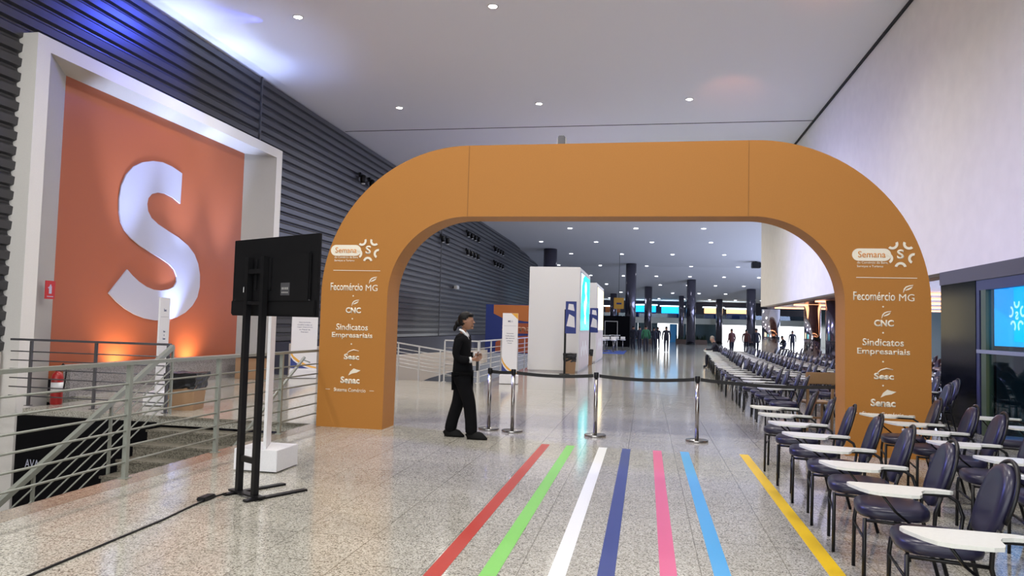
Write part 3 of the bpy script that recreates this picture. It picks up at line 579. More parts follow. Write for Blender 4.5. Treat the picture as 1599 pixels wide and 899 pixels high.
# ------------------------------------------------------------------ kiosks with screens
def kiosk(label, x0, x1, y0_, y1, h, scr, scr2, logo):
    t = thing('kiosk_tower', label, 'kiosk', ((x0+x1)/2, (y0_+y1)/2, 0)); cx, cy = (x0+x1)/2, (y0_+y1)/2
    b = BM(); box(b, (x0-cx, y0_-cy, .05), (x1-cx, y1-cy, h), 0, .01); obj('tower_body', b, 'kiosk', t)
    b = BM(); box(b, (x0-cx+.02, y0_-cy+.02, 0), (x1-cx-.02, y1-cy-.02, .05)); obj('plinth', b, 'kiosk_edge', t)
    xs = x1-cx
    b = BM(); box(b, (xs, y0_-cy+.25, 1.42), (xs+.02, y1-cy-.35, h-.12), 0, .004); obj('screen_frame', b, 'kiosk_edge', t)
    b = BM(); box(b, (xs+.02, y0_-cy+.33, 1.46), (xs+.024, y1-cy-.45, h-.17)); sc = obj('screen', b, scr, t)
    if logo:
        b = BM(); yc = (y0_+y1)/2-cy-.1; xx = xs+.0245
        prism(b, [(xx, y0_-cy+.34, h-.18), (xx, y0_-cy+1.7, h-.18), (xx, y0_-cy+1.1, h-.30), (xx, y0_-cy+.60, h-.62), (xx, y0_-cy+.34, h-1.25)], (.002, 0, 0))
        for (dy, dz, rr) in ((.1, .52, .26), (.25, .12, .24), (-.1, -.2, .30), (.05, -.62, .2)): prism(b, [(xx, yc+dy+rr*1.6*math.cos(a*PI/8), 2.5+dz+rr*math.sin(a*PI/8)) for a in range(16)], (.0015+.0004*rr, 0, 0))
        obj('screen_logo', b, scr2, sc)
    b = BM(); box(b, (xs, y0_-cy+.25, .08), (xs+.01, y1-cy-.35, 1.40)); obj('printed_panel', b, 'pinkish', t)
    b = BM()
    for k in range(5): prism(b, [(xs+.0105, .55*k-1.2+.2*math.cos(a*PI/6), .7+.18*(k % 2)+.2*math.sin(a*PI/6)) for a in range(12)], (.001+.0003*k, 0, 0))
    obj('panel_pattern', b, 'board', t)
kiosk('tall white kiosk tower with a cyan screen on its right side', -4.05, -2.28, 25.1, 29.7, 3.65, 'cyan', 'cyan_w', True)
kiosk('second white tower behind it, with a pale yellow screen', -4.0, -2.2, 32.7, 38.0, 3.58, 'yellow_scr', 'cyan_w', False)
for x, y, lb in ((-2.64, 24.1, 'black pole display with blue poster before the first kiosk'), (-2.42, 31.9, 'black pole display with blue poster before the second kiosk')):
    t = thing('pole_display', lb, 'display stand', (x, y, 0))
    b = BM(); lathe(b, (0, 0, 0), [(.18, 0), (.18, .015), (.03, .02)], 24); obj('base', b, 'blackmetal', t)
    b = BM(); bar(b, (0, .0, .015), (0, .0, 2.15), .07, .04); obj('pole', b, 'blackmetal', t)
    b = BM(); box(b, (.0, -.05, 1.35), (.36, -.02, 2.42), 0, .004); p = obj('poster', b, 'navy', t)
    b = BM(); prism(b, [(.04, -.0505, 1.6), (.32, -.0505, 1.55), (.30, -.0505, 1.9), (.12, -.0505, 2.0)], (0, -.002, 0)); prism(b, [(.08, -.0505, 2.15), (.30, -.0505, 2.1), (.26, -.0505, 2.32), (.1, -.0505, 2.34)], (0, -.002, 0)); obj('poster_print', b, 'board', p)

# mural wall with orange print, behind the banner
t = thing('printed_partition', 'navy and orange printed partition wall behind the banner, left of the kiosk', 'partition', (-7.0, 40, 0))
b = BM(); box(b, (-1.9, 0, 0), (2.6, .2, 2.72)); pb = obj('partition_board', b, 'navy', t)
b = BM(); prism(b, [(-1.45, -.001, 2.70), (2.58, -.001, 2.70), (2.58, -.001, 1.75), (.4, -.001, 1.8), (-.9, -.001, 1.95), (-1.45, -.001, 2.2)], (0, -.004, 0)); obj('upper_shape', b, 'mural_orange', pb)
b = BM(); prism(b, [(-1.3, -.001, .05), (2.58, -.001, .05), (2.58, -.001, 1.0), (.6, -.001, 1.02), (-.8, -.001, .9), (-1.3, -.001, .6)], (0, -.004, 0)); obj('lower_shape', b, 'mural_rust', pb)
b = BM(); box(b, (-.2, -.006, 1.12), (2.58, -.0005, 1.70)); obj('text_band', b, 'mural_rust', pb)
text('mural_lettering', 'Semana', 2.5, .36, 'mural_text', pb, XZ(.3, -.0065, 1.42), .003, .02)

# ------------------------------------------------------------------ spot lamps on the left wall, cameras
lampk = 0
def wall_lamp(y, z, lb):
    t = thing('wall_spotlight', lb, 'spotlight', (XL+.05, y, z), 0, 'small spotlights on the dark wall')
    b = BM(); box(b, (0, -.10, -.02), (.10, .10, .16), 0, .01); obj('bracket', b, 'blackmetal', t)
    b = BM(); lathe(b, (.16, 0, -.26), [(.10, 0), (.13, .16), (.10, .30), (.04, .34)], 14); obj('lamp_head', b, 'blackmetal', t)
    b = BM(); lathe(b, (.16, 0, -.30), [(.06, 0), (.085, .04)], 14); obj('lens', b, 'board', t)
for gi, (yc, zc, n, nm) in enumerate(((27.2, 7.25, 2, 'pair above the left shoulder of the arch'), (38.75, 6.3, 2, 'pair highest left inside the arch'), (45.4, 7.3, 4, 'upper row of the middle group'), (45.4, 6.15, 4, 'lower row of the middle group'), (53.8, 7.25, 4, 'upper row of the far group'), (53.8, 6.2, 4, 'lower row of the far group'))):
    for k in range(n): wall_lamp(yc+(k-(n-1)/2)*.95, zc, 'small black spotlight, %s from left, %s' % (ORD[k], nm))
t = thing('wall_camera', 'small security camera low on the dark wall behind the arch', 'camera', (XL+.05, 41.2, 3.7))
b = BM(); box(b, (0, -.05, -.05), (.2, .05, .05)); obj('bracket', b, 'blackmetal', t); b = BM(); box(b, (.15, -.32, -.1), (.33, .25, .1), 0, .02); obj('camera_body', b, 'rail_grey', t)
t = thing('ceiling_projector', 'small grey fixture mounted on top of the arch', 'fixture', (-1.26, 10.46, 4.185))
b = BM(); box(b, (-.05, -.09, .03), (.05, .09, .17), 0, .01); obj('housing', b, 'rail_dark', t); b = BM(); box(b, (-.065, -.06, 0), (.065, .06, .03)); box(b, (-.065, -.03, .03), (-.052, .03, .15)); box(b, (.052, -.03, .03), (.065, .03, .15)); obj('yoke', b, 'rail_grey', t)
t = thing('ceiling_camera', 'dark box hanging from the ceiling near the end of the white wall', 'camera', (10.0, 70.5, 7.6))
b = BM(); box(b, (-.4, -.4, -.1), (.4, .4, .45), 0, .05); obj('housing', b, 'blackmetal', t); b = BM(); cyl(b, (0, 0, .45), .06, .10, 10); obj('stem', b, 'blackmetal', t)

# ------------------------------------------------------------------ ceiling downlights
def ceil_z(y):
    for (a, za), (c, zc) in zip(prof, prof[1:]):
        if y <= c: return za+(zc-za)*(y-a)/(c-a)
    return 5.2
proto = thing('ceiling_downlight', '', 'ceiling light', (0, 0, 0), 0, 'ceiling downlights')
b = BM(); o_ = [(.13*math.cos(a*PI/12), .13*math.sin(a*PI/12), 0) for a in range(25)]; i_ = [(.095*math.cos(a*PI/12), .095*math.sin(a*PI/12), 0) for a in range(25)]
band(b, o_, i_, (0, 0, -.02)); obj('trim_ring', b, 'trim', proto)
b = BM(); lathe(b, (0, 0, -.012), [(.09, 0), (.095, .01)], 24); obj('lens', b, 'lens', proto)
b = BM(); lathe(b, (0, 0, -.03), [(.15, 0), (.15, .028)], 10); far_me = None
far0 = obj('ceiling_downlight', b, 'lens_far')
rows = [(y, [-8.13+4.66*k for k in range(3)]) for y in (-6, 1.2, 8.3, 15.4, 22.5, 29.7, 36.8, 44.2)]
rows += [(51.6, [-5.49, -.82, 3.82, 8.5]), (59.8, [-8.75, -4.16, .35, 5.0, 9.6]), (66.5, [-6.9, -2.27, 2.23, 6.73, 11.3]), (74.5, [-9.0, -4.72, -.04, 4.35, 8.86, 13.5]), (79, [-6, -2.5, 1, 4.5, 8, 11.5, 15]), (83, [-4.5, -1.5, 1.5, 4.5, 7.5, 10.5, 13.5]), (87, [-6, -3, 0, 3, 6, 9, 12, 15]), (90.5, [-4.5, -1.5, 1.5, 4.5, 7.5, 10.5, 13.5])]
first = [True, True]
for ri_, (y, xs_) in enumerate(rows):
    for ci, x in enumerate(xs_):
        if y < 50:
            o = proto if first[0] else copy_tree(proto); first[0] = False
            spot('downlight', (x, y, ceil_z(y)-.05), (x, y, 0), P_DOWN, (1, .945, .90), R(150), .8, .09)
        else:
            if first[1]: o = far0; first[1] = False
            else: o = far0.copy(); C.objects.link(o)
        o.location = (x, y, ceil_z(y)-.001)
        tag(o, 'round recessed downlight, %s from the left in the %s ceiling row' % (ORD[ci], ORD[ri_]), 'ceiling light', 'ceiling downlights')
for x, y in ((-4, 56), (-7, 70), (10, 66), (-2, 84), (12, 80)):
    spot('downlight', (x, y, ceil_z(y)-.2), (x, y, 0), P_DOWN*.8, (.72, .80, 1), R(150), 1, .6)

# ------------------------------------------------------------------ tablet-arm chairs (face -X)
def rounded(pts_fn, n=28): return [pts_fn(2*PI*k/n) for k in range(n)]
def sup(a, rx, ry, p=3.0):
    c, s = math.cos(a), math.sin(a); return (rx*math.copysign(abs(c)**(2/p), c), ry*math.copysign(abs(s)**(2/p), s))
def seat_bm():
    b = BM(); rings = []
    for z, k in ((.425, .90), (.43, .97), (.455, 1.0), (.48, .985), (.495, .92), (.502, .78), (.505, .4)):
        rings.append([b.verts.new((sup(2*PI*i/28, .215*k, .225*k, 3.2)[0]-.01, sup(2*PI*i/28, .215*k, .225*k, 3.2)[1], z)) for i in range(28)])
    for A, B2 in zip(rings, rings[1:]):
        for k in range(28): b.faces.new((A[k], A[(k+1) % 28], B2[(k+1) % 28], B2[k])).smooth = True
    b.faces.new(rings[0][::-1]); b.faces.new(rings[-1]).smooth = True
    return b
def back_pt(u, v):      # v height 0..1, u across: lies on the reclined back plane
    return Vector((.205+.13*v, u, .50+.42*v))
def back_outline(k=1.0, n=32):
    out = []
    for i in range(n):
        a = 2*PI*i/n; c, s = math.cos(a), math.sin(a)
        if s >= 0: w = .205*math.copysign(abs(c)**(.85), c); h = .47+.50*abs(s)**.85*1.0
        else: w = .205*math.copysign(abs(c)**(.5), c)*(1-.10*abs(s)); h = .47-.44*abs(s)**.6
        out.append((w*k, .47+(h-.47)*k))
    return out
def back_bm():
    b = BM(); rings = []
    for off, k in ((-.030, .55), (-.034, .82), (-.024, .96), (0, 1.0), (.020, .97), (.030, .85), (.030, .5)):
        rings.append([b.verts.new(back_pt(u, v)+Vector((off, 0, 0))) for u, v in back_outline(k)])
    for A, B2 in zip(rings, rings[1:]):
        n = len(A)
        for k in range(n): b.faces.new((A[k], A[(k+1) % n], B2[(k+1) % n], B2[k])).smooth = True
    b.faces.new(rings[0][::-1]).smooth = True; b.faces.new(rings[-1]).smooth = True
    return b
def frame_bm():
    b = BM(); pts = []
    for i in range(21):
        a = -.35+(PI+.7)*i/20; c, s = math.cos(a), math.sin(a)
        w = .222*c; h = .50+.505*max(s, 0)**.9 if s > 0 else .50+.55*s
        pts.append(back_pt(w, h)+Vector((.018, 0, 0)))
    tube(b, pts, .012, 8); return b
def leg_bm(kind, s):
    b = BM()
    if kind == 'f':
        if s > 0: tube(b, [(-.205, .235, 0), (-.20, .235, .32), (-.19, .235, .395), (-.155, .235, .425), (-.05, .235, .43), (.12, .235, .43)], .0125, 8)
        else: tube(b, [(-.19, -.20, 0), (-.185, -.20, .425)], .0125, 8)
    else: tube(b, [(.30, s*.205, 0), (.20, s*.205, .40), (.205, s*.212, .50), (.235, s*.218, .60)], .0125, 8)
    return b
def tablet_bm():
    P = [(-.405, .30), (-.425, .275), (-.42, .235), (-.37, .12), (-.33, .06), (-.28, .035), (-.12, .03), (-.075, .045), (-.055, .09), (-.045, .17), (-.02, .215), (.03, .232), (.115, .235), (.135, .255), (.12, .285), (.05, .305), (-.2, .308)]
    b = BM(); A = [b.verts.new((x, y, .672)) for x, y in P]; B2 = [b.verts.new((x, y, .690)) for x, y in P]; n = len(P)
    b.faces.new(A[::-1]).material_index = 1; b.faces.new(B2).material_index = 0
    for k in range(n): b.faces.new((A[k], A[(k+1) % n], B2[(k+1) % n], B2[k])).material_index = 0
    return b
def support_bm():
    b = BM(); tube(b, [(.12, .235, .43), (.17, .25, .46), (.185, .262, .55), (.16, .268, .63), (.11, .268, .662), (-.15, .268, .662)], .0115, 8)
    tube(b, [(-.26, .19, .668), (-.17, .22, .55), (-.03, .235, .435)], .008, 6); return b
def stretch_bm():
    b = BM(); tube(b, [(-.19, -.20, .30), (-.202, .235, .30)], .009, 6); tube(b, [(.24, -.205, .24), (.24, .205, .24)], .009, 6)
    tube(b, [(-.185, -.20, .415), (.205, -.205, .405)], .011, 6); return b
def make_chair():
    t = thing('tablet_chair', '', 'chair')
    obj('seat', seat_bm(), 'vinyl', t); obj('backrest', back_bm(), 'vinyl', t); obj('back_frame', frame_bm(), 'tube', t)
    for k in 'fr':
        for s in (-1, 1): obj('leg', leg_bm(k, s), 'tube', t)
    obj('stretcher', stretch_bm(), 'tube', t); obj('writing_tablet', tablet_bm(), ['tablet', 'tablet_edge'], t); obj('tablet_support', support_bm(), 'tube', t)
    return t
def far_chair():
    b = BM(); 
    for fn, mi in ((seat_bm, 0), (back_bm, 0), (frame_bm, 1), (stretch_bm, 1), (support_bm, 1)): merge(b, fn(), mi)
    for k in 'fr':
        for s in (-1, 1): merge(b, leg_bm(k, s), 1)
    merge(b, tablet_bm(), 2)
    return obj('tablet_chair', b, ['vinyl', 'tube', 'tablet'])
chair0 = make_chair(); chairF = far_chair(); used = {'n': False, 'f': False}
def put_chair(x, y, rz, label, group):
    if y < 20:
        c = chair0 if not used['n'] else copy_tree(chair0); used['n'] = True
    else:
        if used['f']: c = chairF.copy(); C.objects.link(c)
        else: c = chairF
        used['f'] = True
    c.location = (x, y, 0); c.rotation_euler = (0, 0, rz); tag(c, label, 'chair', group)
near1 = [(3.42, -3), (4.40, -8), (5.14, -9), (5.86, -11), (6.58, -10), (7.36, -11), (8.10, -13), (8.86, -16)]
for k, (y, a) in enumerate(near1):
    put_chair(1.59, y, R(a), 'black tablet-arm chair, %s from the camera in the line along the yellow stripe' % ORD[k], 'chairs before the arch')
near2 = [(4.2, -6), (5.0, -8), (5.75, -10), (6.5, -9), (7.22, -11), (7.85, -10), (8.55, -13)]
for k, (y, a) in enumerate(near2):
    put_chair(2.76+.03*(k % 3), y, R(a), 'black tablet-arm chair, %s from the camera in the second line from the aisle' % ORD[k], 'chairs before the arch')
for k, (y, a) in enumerate([(6.3, -8), (7.1, -9), (7.95, -10), (8.8, -12), (11.4, -8)]):
    put_chair(3.94, y, R(a), 'black tablet-arm chair, %s from the camera in the third line, beside the glass' % ORD[k], 'chairs before the arch')
colw = ['aisle-side', 'second', 'third', 'fourth', 'fifth', 'sixth', 'seventh']
for ci in range(7):
    k = 0; y = 11.95 if ci == 0 else 12.6
    if ci >= 3: y = 15.6
    while y < 34.2:
        x = 2.15+ci*1.17+max(0, y-19)*.055+random.uniform(-.04, .04)
        if math.hypot(x-6.45, y-30.3) > .75 and math.hypot(x-6.3, y-26) > .8 and math.hypot(x-9.0, y-35) > .8 and not (abs(x-5.4) < .55 and y < 15.4) and not (ci == 1 and y < 14.2):
            put_chair(x, y, R(-11+random.uniform(-5, 5)), 'black tablet-arm chair beyond the arch, %s from the arch in the %s line' % (ORD[k], colw[ci]), 'chairs beyond the arch'); k += 1
        y += .80 if ci else .78

# wooden folding chair beside the right leg of the arch
t = thing('wooden_chair', 'light brown wooden chair beside the right leg of the arch', 'chair', (2.75, 12.75, 0), R(10))
for sx in (-.2, .2):
    b = BM(); bar(b, (sx, -.20, 0), (sx, -.24, .92), .035, .04); obj('leg', b, 'wood', t)
    b = BM(); bar(b, (sx, .2, 0), (sx, .17, .44), .035, .035); obj('leg', b, 'wood', t)
b = BM(); box(b, (-.24, -.27, .76), (.24, -.22, .95), 0, .012); obj('backrest', b, 'wood', t)
b = BM(); box(b, (-.23, -.22, .44), (.23, .22, .47), 0, .008); obj('seat', b, 'wood', t)
b = BM(); box(b, (-.2, -.22, .2), (.2, -.19, .23)); obj('stretcher', b, 'wood', t)

# screen reflected in the glass, modelled as a glowing one behind it
t = thing('reflected_screen', 'reflection of a bright blue screen with a pale curl logo, modelled behind the dark glass', 'screen', (5.62, 12.28, 1.955))
b = BM(); box(b, (0, -.92, -.56), (.06, .92, .54), 0, .006); obj('screen_bezel', b, 'blackmetal', t)
b = BM(); box(b, (-.004, -.86, -.50), (0, .86, .48)); sc = obj('display', b, 'blue_scr', t)
b = BM(); prism(b, [(-.0045, .86, .12), (-.0045, .3, -.08), (-.0045, -.86, -.2), (-.0045, -.86, -.5), (-.0045, .86, -.5)], (-.001, 0, 0)); obj('display_shape', b, 'blue_scr2', sc)
b = BM(); prism(b, [(-.0045, .15, .48), (-.0045, -.86, .48), (-.0045, -.86, .30), (-.0045, -.25, .42)], (-.001, 0, 0)); obj('display_corner', b, 'gold', sc)
b = BM(); ring_logo(b, .12, -.02, -.0062, .20, th=.034, rad=.07, span=105, dirn='YZ', a_first=54-180); obj('display_logo', b, 'scr_w', sc)
text('display_letter', 'S', .09, .13, 'scr_w', sc, YZ(-.009, .12, -.02), .002, .04)

# ------------------------------------------------------------------ people
def skin_body(name, V, E, mm, parent=None, levels=1, root=0):
    """V: list of (pos, rx, ry); E: list of pairs"""
    me = D.meshes.new(name); me.from_pydata([v[0] for v in V], E, []); o = D.objects.new('tmp_'+name, me); C.objects.link(o)
    bm_ = bmesh.new(); bm_.from_mesh(me); lay = bm_.verts.layers.skin.verify(); bm_.verts.ensure_lookup_table()
    for i, v in enumerate(bm_.verts): v[lay].radius = (V[i][1], V[i][2]); v[lay].use_root = (i == root)
    bm_.to_mesh(me); bm_.free()
    sk = o.modifiers.new('skin', 'SKIN'); sk.use_smooth_shade = True; sk.branch_smoothing = .3
    sb = o.modifiers.new('sub', 'SUBSURF'); sb.levels = levels; sb.render_levels = levels
    bpy.context.view_layer.update()
    m2 = D.meshes.new_from_object(o.evaluated_get(bpy.context.evaluated_depsgraph_get())); D.objects.remove(o); D.meshes.remove(me)
    m2.name = name; m2.materials.clear(); m2.materials.append(M[mm])
    for p in m2.polygons: p.use_smooth = True
    r = D.objects.new(name, m2); C.objects.link(r)
    if parent is not None: r.parent = parent
    return r
def blob(bm, c, r, seg=16, mx=None):
    t = bmesh.new(); bmesh.ops.create_uvsphere(t, u_segments=seg, v_segments=seg//2+2, radius=1)
    mm = Matrix.Translation(c) @ (mx or Matrix.Identity(4)) @ Matrix.Diagonal((*r, 1))
    for f in t.faces: f.smooth = True
    merge(bm, t, 0, mm)
def ellip_head(bm, c, h=.23):
    """head facing +X centred at c: skull, jaw, nose, ears, lips, brow"""
    c = Vector(c)
    t = bmesh.new(); bmesh.ops.create_uvsphere(t, u_segments=24, v_segments=18, radius=1)
    for v in t.verts:
        x, y, z = v.co; 
        jaw = max(0, -z); top = max(0, z)
        px = x*.098*(1-.18*jaw*(x < 0)) + .018*jaw*(x > -.2); py = y*.076*(1-.30*jaw); pz = z*.118
        if x > .55 and -.1 < z < .25: px -= .008*(1-abs(y)*2)*(abs(y) > .12)
        v.co = c+Vector((px, py, pz))
    for f in t.faces: f.smooth = True
    merge(bm, t)
    prism_n = [(c.x+.088, c.y, c.z+.028), (c.x+.124, c.y, c.z-.018), (c.x+.095, c.y, c.z-.030)]
    n = bmesh.new(); a = n.verts.new(prism_n[0]); d = n.verts.new(prism_n[1]); e1 = n.verts.new((c.x+.086, c.y+.017, c.z-.026)); e2 = n.verts.new((c.x+.086, c.y-.017, c.z-.026)); g = n.verts.new(prism_n[2])
    for q in ((a, d, e1), (a, e2, d), (d, g, e1), (d, e2, g), (a, e1, g, e2)): n.faces.new(q)
    merge(bm, n)
    blob(bm, c+Vector((.096, 0, -.052)), (.012, .024, .007), 10); blob(bm, c+Vector((.094, 0, -.064)), (.012, .020, .007), 10); blob(bm, c+Vector((.082, 0, -.092)), (.020, .026, .018), 10)
    for s in (-1, 1):
        blob(bm, c+Vector((-.005, s*.078, -.005)), (.020, .010, .032), 10); blob(bm, c+Vector((.084, s*.030, .018)), (.010, .014, .009), 8)
def hand(V, E, wrist_i, pos, d, side, curl=.5, r=.0085):
    """adds palm and five finger chains to a skeleton"""
    d = Vector(d).normalized(); s = Vector(side).normalized(); n = d.cross(s).normalized(); p = Vector(pos)
    V.append((p+d*.045, .022, .016)); pi_ = len(V)-1; E.append((wrist_i, pi_))
    for k, ln in enumerate((.062, .072, .068, .052)):
        base = p+d*.075+s*(.027-.018*k)
        V.append((base, r*1.1, r)); i0 = len(V)-1; E.append((pi_, i0)); cur = base; dd = d.copy(); prev = i0
        for j in range(3):
            dd = (dd+n*curl*.8).normalized(); cur = cur+dd*ln/3*1.15; V.append((cur, r*(1-.1*j), r*(1-.1*j))); E.append((prev, len(V)-1)); prev = len(V)-1
    tb = p+d*.03+s*.035; V.append((tb, r*1.2, r*1.2)); i0 = len(V)-1; E.append((pi_, i0)); V.append((tb+(d+s*.5+n*.3).normalized()*.032, r, r)); E.append((i0, len(V)-1)); i0 = len(V)-1
    V.append((tb+(d*1.2+s*.4+n*.8).normalized()*.058, r*.9, r*.9)); E.append((i0, len(V)-1))

# the woman in the black suit, walking to the right, forearms raised in front
P = thing('person', 'woman in a black suit and white collar walking right before the barrier', 'person', (-2.50, 9.86, 0))
hipz, shz = .90, 1.40
lf, rf = (.25, -.06), (-.16, .07)          # feet: front foot nearer the camera, rear foot farther
Vb = [((0, 0, .93), .10, .13), ((.00, 0, 1.08), .085, .115), ((-.015, 0, 1.25), .09, .135), ((-.02, 0, 1.35), .06, .09), ((-.01, 0, 1.47), .045, .045), ((.01, 0, 1.53), .043, .043),
      ((.01, -.085, .87), .075, .075), ((.125, -.075, .50), .052, .055), ((.16, -.065, .11), .036, .038), ((.28, -.065, .045), .028, .035),
      ((-.01, .085, .87), .075, .075), ((-.055, .08, .50), .052, .055), ((-.19, .075, .12), .036, .038), ((-.07, .075, .045), .028, .035),
      ((-.02, -.17, 1.355), .038, .038), ((-.055, -.215, 1.13), .036, .038), ((.15, -.14, 1.09), .026, .028),
      ((-.02, .17, 1.355), .038, .038), ((-.04, .215, 1.13), .036, .038), ((.16, .10, 1.15), .026, .028)]
Eb = [(0, 1), (1, 2), (2, 3), (3, 4), (4, 5), (0, 6), (6, 7), (7, 8), (8, 9), (0, 10), (10, 11), (11, 12), (12, 13), (3, 14), (14, 15), (15, 16), (3, 17), (17, 18), (18, 19)]
V2 = [(p, a*(.78 if i not in (4, 5, 16, 19) else 1), c*(.74 if i not in (4, 5, 16, 19) else 1)) for i, (p, a, c) in enumerate(Vb)]; E2 = list(Eb)
hand(V2, E2, 16, (.15, -.14, 1.09), (1, .35, .15), (0, .2, 1), .35); hand(V2, E2, 19, (.16, .10, 1.15), (1, -.55, -.1), (0, -.1, 1), .35)
body = skin_body('body', V2, E2, 'skin', P, 1)
bmh = bmesh.new(); bmh.from_mesh(body.data); ellip_head(bmh, (.035, 0, 1.615)); bmh.to_mesh(body.data); bmh.free()
# clothing
k = 1.28
J = [((0, 0, .80), .145, .165), ((.00, 0, .98), .128, .155), ((-.01, 0, 1.10), .112, .135), ((-.02, 0, 1.25), .118, .155), ((-.025, 0, 1.385), .095, .15), ((-.015, 0, 1.445), .062, .075),
     ((-.02, -.195, 1.385), .062, .062), ((-.06, -.225, 1.12), .052, .052), ((.05, -.185, 1.08), .054, .054), ((.14, -.147, 1.09), .045, .045),
     ((-.02, .195, 1.385), .062, .062), ((-.045, .225, 1.12), .052, .052), ((.05, .175, 1.12), .054, .054), ((.145, .112, 1.15), .045, .045)]
J = [(p, a*1.22, c*1.2) for p, a, c in J]; skin_body('jacket', J, [(0, 1), (1, 2), (2, 3), (3, 4), (4, 5), (4, 6), (6, 7), (7, 8), (8, 9), (4, 10), (10, 11), (11, 12), (12, 13)], 'suit', P, 1)
T = [((0, 0, .90), .12, .15), ((.02, -.085, .82), .098, .098), ((.125, -.075, .50), .078, .078), ((.155, -.067, .25), .072, .07), ((.165, -.065, .045), .074, .066),
     ((-.02, .085, .82), .098, .098), ((-.065, .08, .50), .078, .078), ((-.145, .077, .25), .072, .07), ((-.185, .075, .045), .074, .066)]
T = [(p, a*1.25, c*1.2) for p, a, c in T]; skin_body('trousers', T, [(0, 1), (1, 2), (2, 3), (3, 4), (0, 5), (5, 6), (6, 7), (7, 8)], 'suit', P, 1)
for x, y, z in ((.24, -.065, 0), (-.12, .075, .0)):
    b = BM(); rings = []
    for zz, kk in ((0, 1), (.025, 1.03), (.06, .97), (.09, .78), (.105, .5)):
        rings.append([b.verts.new((x+.15*kk*math.cos(a*PI/10)*(1 if math.cos(a*PI/10) > 0 else .92)-(.03 if zz > .04 else 0), y+.048*kk*math.sin(a*PI/10), zz)) for a in range(20)])
    for A, B2 in zip(rings, rings[1:]):
        for q in range(20): b.faces.new((A[q], A[(q+1) % 20], B2[(q+1) % 20], B2[q])).smooth = True
    b.faces.new(rings[0][::-1]); b.faces.new(rings[-1]); obj('shoe', b, 'shoe', P)
b = BM(); c = Vector((.02, 0, 1.635)); t_ = bmesh.new(); bmesh.ops.create_uvsphere(t_, u_segments=24, v_segments=16, radius=1)
for v in t_.verts:
    x, y, z = v.co; v.co = c+Vector((x*.112, y*.092, z*.118))
bmesh.ops.delete(t_, geom=[v for v in t_.verts if v.co.x > c.x+.055 and v.co.z < c.z+.035 or (v.co.x > c.x+.0 and v.co.z < c.z-.02) or v.co.z < c.z-.085], context='VERTS')
for f in t_.faces: f.smooth = True
bmesh.ops.solidify(t_, geom=list(t_.faces), thickness=.012)
merge(b, t_); blob(b, (.098, 0, 1.70), (.036, .070, .032)); blob(b, (-.085, 0, 1.585), (.045, .045, .05)); blob(b, (-.125, 0, 1.525), (.028, .028, .055), mx=Matrix.Rotation(R(18), 4, 'Y')); obj('hair', b, 'hair', P)
b = BM(); tube(b, [(-.05, -.06, 1.50), (.0, -.062, 1.475), (.05, -.035, 1.42), (.075, -.02, 1.36)], [.014, .018, .018, .008], 8); tube(b, [(-.05, .06, 1.50), (.0, .062, 1.475), (.05, .035, 1.42), (.075, .02, 1.36)], [.014, .018, .018, .008], 8); tube(b, [(.125, -.157, 1.085), (.152, -.143, 1.091)], .041, 12); tube(b, [(.13, .12, 1.147), (.158, .107, 1.151)], .041, 12); obj('shirt', b, 'shirt', P)
b = BM(); blob(b, (.0, -.23, 1.0), (.010, .01, .01)); b.free()
t = thing('radio_phone', 'black handheld device held by the woman in the suit', 'device', (-2.275, 9.78, 1.03))
b = BM(); box(b, (-.015, -.03, -.09), (.015, .03, .09), 0, .006); obj('device_body', b, 'blackmetal', t); b = BM(); cyl(b, (0, .015, .09), .006, .06, 8); obj('antenna', b, 'blackmetal', t)

